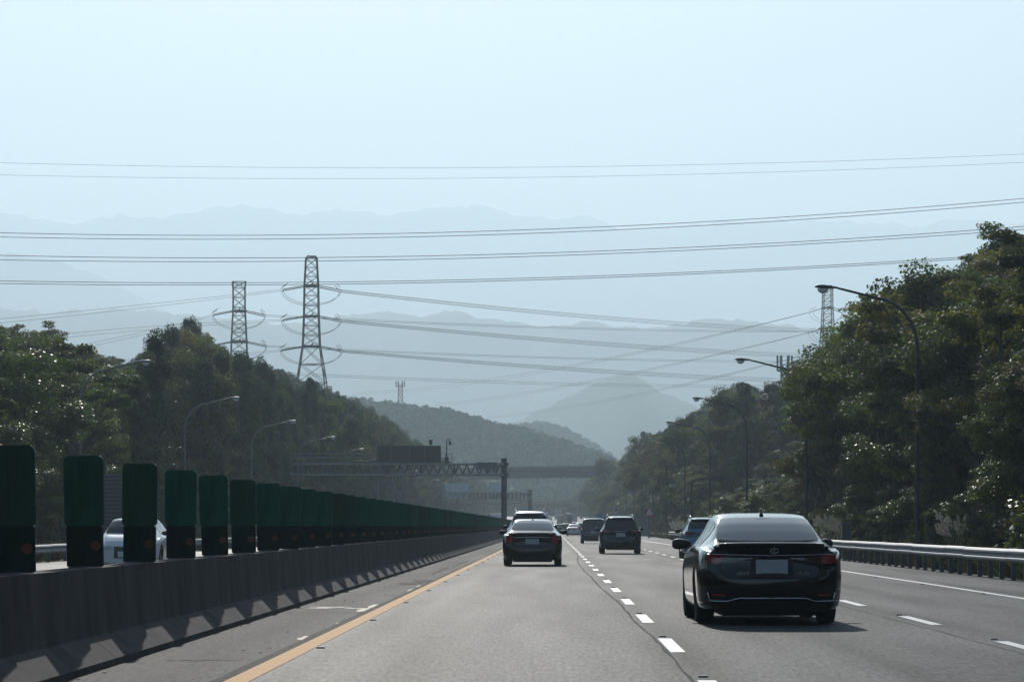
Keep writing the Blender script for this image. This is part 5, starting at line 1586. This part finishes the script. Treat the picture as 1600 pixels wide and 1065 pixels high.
K_EXEC, _c = sedan('exec')
K_SED, _c2 = sedan('sedan')
K_SUV, _c3 = wagon([(0, 1.08), (.05, 1.12), (.12, 1.22), (.22, 1.40), (.32, 1.54), (.42, 1.60), (.8, 1.655), (1.6, 1.69), (2.4, 1.69), (2.9, 1.66), (3.2, 1.58), (3.6, 1.30), (3.8, 1.14), (4.2, 1.06), (4.5, .9), (4.6, .78)],
    [(0, 1.02), (.5, 1.07), (2, 1.05), (3.4, 1.0), (4.6, .7)], [(0, .72), (.1, .69), (.4, .60), (1.2, .58), (3, .58), (3.7, .66), (4.6, .55)], 4.6, 1.855, .23,
    [(.23, .03), (.45, -.06), (.66, -.07), (.72, .0), (.9, .0), (1.02, -.03), (1.08, .0)],
    {'rear': (.085, .34, 9.9), 'bow': 0, 'front': (3.05, 3.72, 10.2), 'side': [(.62, 1.15), (1.25, 2.1), (2.2, 3.05)], 'doors': (1.2, 2.15, 3.2), 'handles': (1.35, 2.35)}, 1.02, .36, .95, 3.62)
K_VAN, _c4 = wagon([(0, 1.06), (.03, 1.12), (.08, 1.30), (.15, 1.50), (.22, 1.66), (.30, 1.72), (.7, 1.765), (1.6, 1.79), (2.9, 1.78), (3.3, 1.72), (3.7, 1.50), (4.1, 1.2), (4.5, 1.02), (4.75, .9), (4.85, .78)],
    [(0, 1.0), (.5, 1.04), (2, 1.04), (3.6, 1.0), (4.85, .7)], [(0, .80), (.1, .78), (.3, .71), (1.2, .69), (3, .68), (3.9, .70), (4.85, .58)], 4.85, 1.83, .22,
    [(.22, .02), (.5, -.05), (.66, -.06), (.72, .0), (1.06, .0)],
    {'rear': (.04, .215, 9.6), 'bow': 0, 'front': (3.38, 4.08, 10.2), 'side': [(.42, 1.2), (1.3, 2.3), (2.4, 3.3)], 'doors': (1.25, 2.35, 3.45), 'handles': (1.45, 2.55)}, 1.02, .335, .90, 3.80, rails=False, mz=1.12, kindl='van', plate_z=.80)
K_XOV, _c5 = wagon([(0, 1.04), (.05, 1.08), (.14, 1.20), (.28, 1.38), (.42, 1.48), (.8, 1.54), (1.5, 1.565), (2.3, 1.56), (2.8, 1.52), (3.1, 1.42), (3.5, 1.16), (3.7, 1.05), (4.1, .97), (4.3, .84), (4.38, .74)],
    [(0, .98), (.5, 1.03), (2, 1.0), (3.4, .95), (4.38, .66)], [(0, .70), (.1, .67), (.4, .59), (1.2, .57), (3, .57), (3.6, .64), (4.38, .52)], 4.38, 1.80, .21,
    [(.21, .03), (.45, -.06), (.64, -.07), (.70, .0), (.9, .0), (1.04, -.01)],
    {'rear': (.10, .38, 9.9), 'bow': 0, 'front': (2.9, 3.62, 10.2), 'side': [(.6, 1.05), (1.15, 1.95), (2.05, 2.9)], 'doors': (1.1, 2.0, 3.05), 'handles': (1.25, 2.15)}, .98, .345, .92, 3.45, mz=1.03)

def put(kit, px, contact_d, ya, name, label, cat, color, rot=0.0, group=None, dx=0):
    x = (px - VX) * contact_d / 5200 + dx
    y = contact_d - ya
    t = place(kit, name, label, cat, (x, y, base(contact_d)), rot, color, group); return t
place(K_EXEC, 'sedan', 'glossy black executive sedan with chrome bumper strip and spoiler, nearest car in the middle lane', 'car', (2.755, 41.75, 0), math.radians(.6), 'black')
put(K_SED, 832, 104.8, 1.08, 'sedan', 'black sedan with red corner lamps and chrome boot bar in the left lane', 'car', 'black', math.radians(-.2))
put(K_SUV, 969, 149, .95, 'sport_utility_vehicle', 'dark sport utility with bright roof rails and red side lamps in the middle lane', 'car', 'navy')
put(K_VAN, 927.5, 235, .90, 'minivan', 'boxy dark grey minivan partly hidden by the dark sport utility', 'car', 'grey')
put(K_SUV, 828, 133, .95, 'sport_utility_vehicle', 'pale sport utility with roof rails, mostly hidden ahead of the left-lane black sedan', 'car', 'white').scale = (1.0, 1, 1.09)
put(K_XOV, 1102, 125, .92, 'crossover', 'blue crossover seen past the left flank of the near black sedan', 'car', 'blue')
put(K_SED, 897, 400, 1.08, 'sedan', 'white sedan far ahead in the gap between the two lanes of dark cars', 'car', 'white')
# oncoming white car on the opposite carriageway
t = place(K_SED, 'sedan', 'oncoming white car seen in pieces between the green screens', 'car', (gx(212, 96), 98.5, -.0), PI, 'white')

# ---- lorries, buses and far traffic
def lorry_kit(L, W, H, cab=True):
    k = Kit()
    k.add('box_body', box_mesh('box_body', (W, L - (1.9 if cab else .2), H - .75), PAINT['white'], .04, (0, (L - (1.9 if cab else 0)) / 2, .75 + (H - .75) / 2)), painted=True)
    if cab:
        m = MB(); x = W / 2 - .05
        m.add([(-x, L - 1.8, .5), (x, L - 1.8, .5), (x, L, .5), (-x, L, .5), (-x, L - 1.8, H * .78), (x, L - 1.8, H * .78), (x, L - .45, H * .78), (-x, L - .45, H * .78)], [(3, 2, 1, 0), (4, 5, 6, 7), (0, 1, 5, 4), (1, 2, 6, 5), (2, 3, 7, 6), (3, 0, 4, 7)])
        k.add('cab', bevelled(m.mesh('cab', PAINT['white']), .05, 2), painted=True)
        m = MB(); m.add([(-x * .9, L - .12, H * .48), (x * .9, L - .12, H * .48), (x * .9, L - .36, H * .72), (-x * .9, L - .36, H * .72)], [(0, 1, 2, 3)]); k.add('windscreen', m.mesh('windscreen', M['glass']))
    m = MB(); m.box((0, L / 2, .62), (W * .7, L * .95, .22)); k.add('chassis', m.mesh('chassis', M['trim']))
    for s_ in (-1, 1):
        m = MB(); m.box((s_ * W * .38, -.01, .72), (.3, .05, .14)); k.add('tail_lamp', m.mesh('tail_lamp', M['taillamp']))
        m = MB(); m.bar((s_ * .02, -.012, .85), (s_ * .02, -.012, H - .1), .012); k.add('door_edge', m.mesh('door_edge', M['seam']))
    m = MB(); m.box((0, -.02, .5), (W * .9, .08, .12)); k.add('under_run_bar', m.mesh('under_run_bar', M['galv_d']))
    ty, ri = wheel_meshes(.45, .3)
    for y in (1.2, L - 1.3):
        for s_ in (-1, 1): k.add('wheel', ty, (s_ * (W / 2 - .2), y, .45), [('rim', ri, (0, 0, 0))])
    return k
K_TRUCK = lorry_kit(7.5, 2.35, 3.4); K_BUS = lorry_kit(11, 2.5, 3.45, False)
m = MB(); m.add([(-1.1, -.012, 1.9), (1.1, -.012, 1.9), (1.1, -.012, 3.0), (-1.1, -.012, 3.0)], [(0, 1, 2, 3)]); K_BUS.add('rear_window', m.mesh('rear_window', M['glass']))
GT = 'distant traffic in the haze'
def far(kit, px, d, name, label, cat, color, rot=0.0, ya=1.0): put(kit, px, d, ya, name, label, cat, color, rot, GT)
far(K_XOV, 880, 505, 'crossover', 'dark car just left of the distant white sedan', 'car', 'black')
far(K_SUV, 906, 470, 'sport_utility_vehicle', 'black upright car peeping over between white sedan and grey minivan', 'car', 'black')
far(K_SED, 870, 600, 'sedan', 'small pale car beyond the dark one, left of the lane line', 'car', 'silver')
far(K_TRUCK, 878.5, 760, 'lorry', 'small cream lorry in the left lane of the distant traffic', 'lorry', 'cream')
far(K_BUS, 886, 860, 'bus', 'dark coach with a pale roof line in the distant traffic', 'bus', 'navy')
far(K_TRUCK, 895.5, 930, 'lorry', 'tall white lorry catching the sun, right of the dark coach', 'lorry', 'white')
far(K_SED, 890, 650, 'sedan', 'small dark car beyond the distant white sedan', 'car', 'black')
far(K_SED, 902, 700, 'sedan', 'small silver car far off in the right lane', 'car', 'silver')
far(K_SUV, 875, 900, 'sport_utility_vehicle', 'tiny white car highest in the left lane', 'car', 'white')
far(K_SED, 884, 1020, 'sedan', 'tiny pale car at the head of the distant queue', 'car', 'silver')
far(K_SED, 893, 1060, 'sedan', 'tiny white car at the head of the distant queue', 'car', 'white')
far(K_XOV, 873, 560, 'crossover', 'tiny blue-grey car following the dark one in the left lane', 'car', 'blue')
far(K_SUV, 884.5, 560, 'sport_utility_vehicle', 'tiny charcoal car just beyond the distant white sedan', 'car', 'navy')
far(K_VAN, 899, 820, 'minivan', 'tiny white van right of the tall white lorry', 'car', 'white')
far(K_TRUCK, 872, 1100, 'lorry', 'tiny silver lorry at the far top of the left lane', 'lorry', 'silver')
far(K_VAN, 889, 1130, 'minivan', 'tiny pale van at the vanishing end of the road', 'car', 'silver')
for px, d, kit, nm_, cat, colr, lab in ((838, 820, K_SED, 'sedan', 'car', 'white', 'tiny oncoming white car above the end of the screens'), (846, 900, K_SUV, 'sport_utility_vehicle', 'car', 'silver', 'tiny oncoming silver car farther up the opposite road'),
                                  (851, 980, K_TRUCK, 'lorry', 'lorry', 'white', 'oncoming white lorry at the far end of the opposite road'), (832, 760, K_SED, 'sedan', 'car', 'black', 'tiny oncoming dark car above the end of the screens'), (777, 600, K_TRUCK, 'lorry', 'lorry', 'white', 'top of a white oncoming lorry just left of the gantry column'),
                                  (858, 1060, K_SUV, 'sport_utility_vehicle', 'car', 'white', 'tiny oncoming white car at the top of the rise'), (828, 880, K_VAN, 'minivan', 'car', 'white', 'tiny oncoming white van beyond the second gantry')):
    x = (px - VX) * d / 5200
    place(kit, nm_, lab, cat, (x if d > 400 else -7.0, d, base(d) - (.0 if d > 400 else 1.15 * 0)), PI, colr, GT)
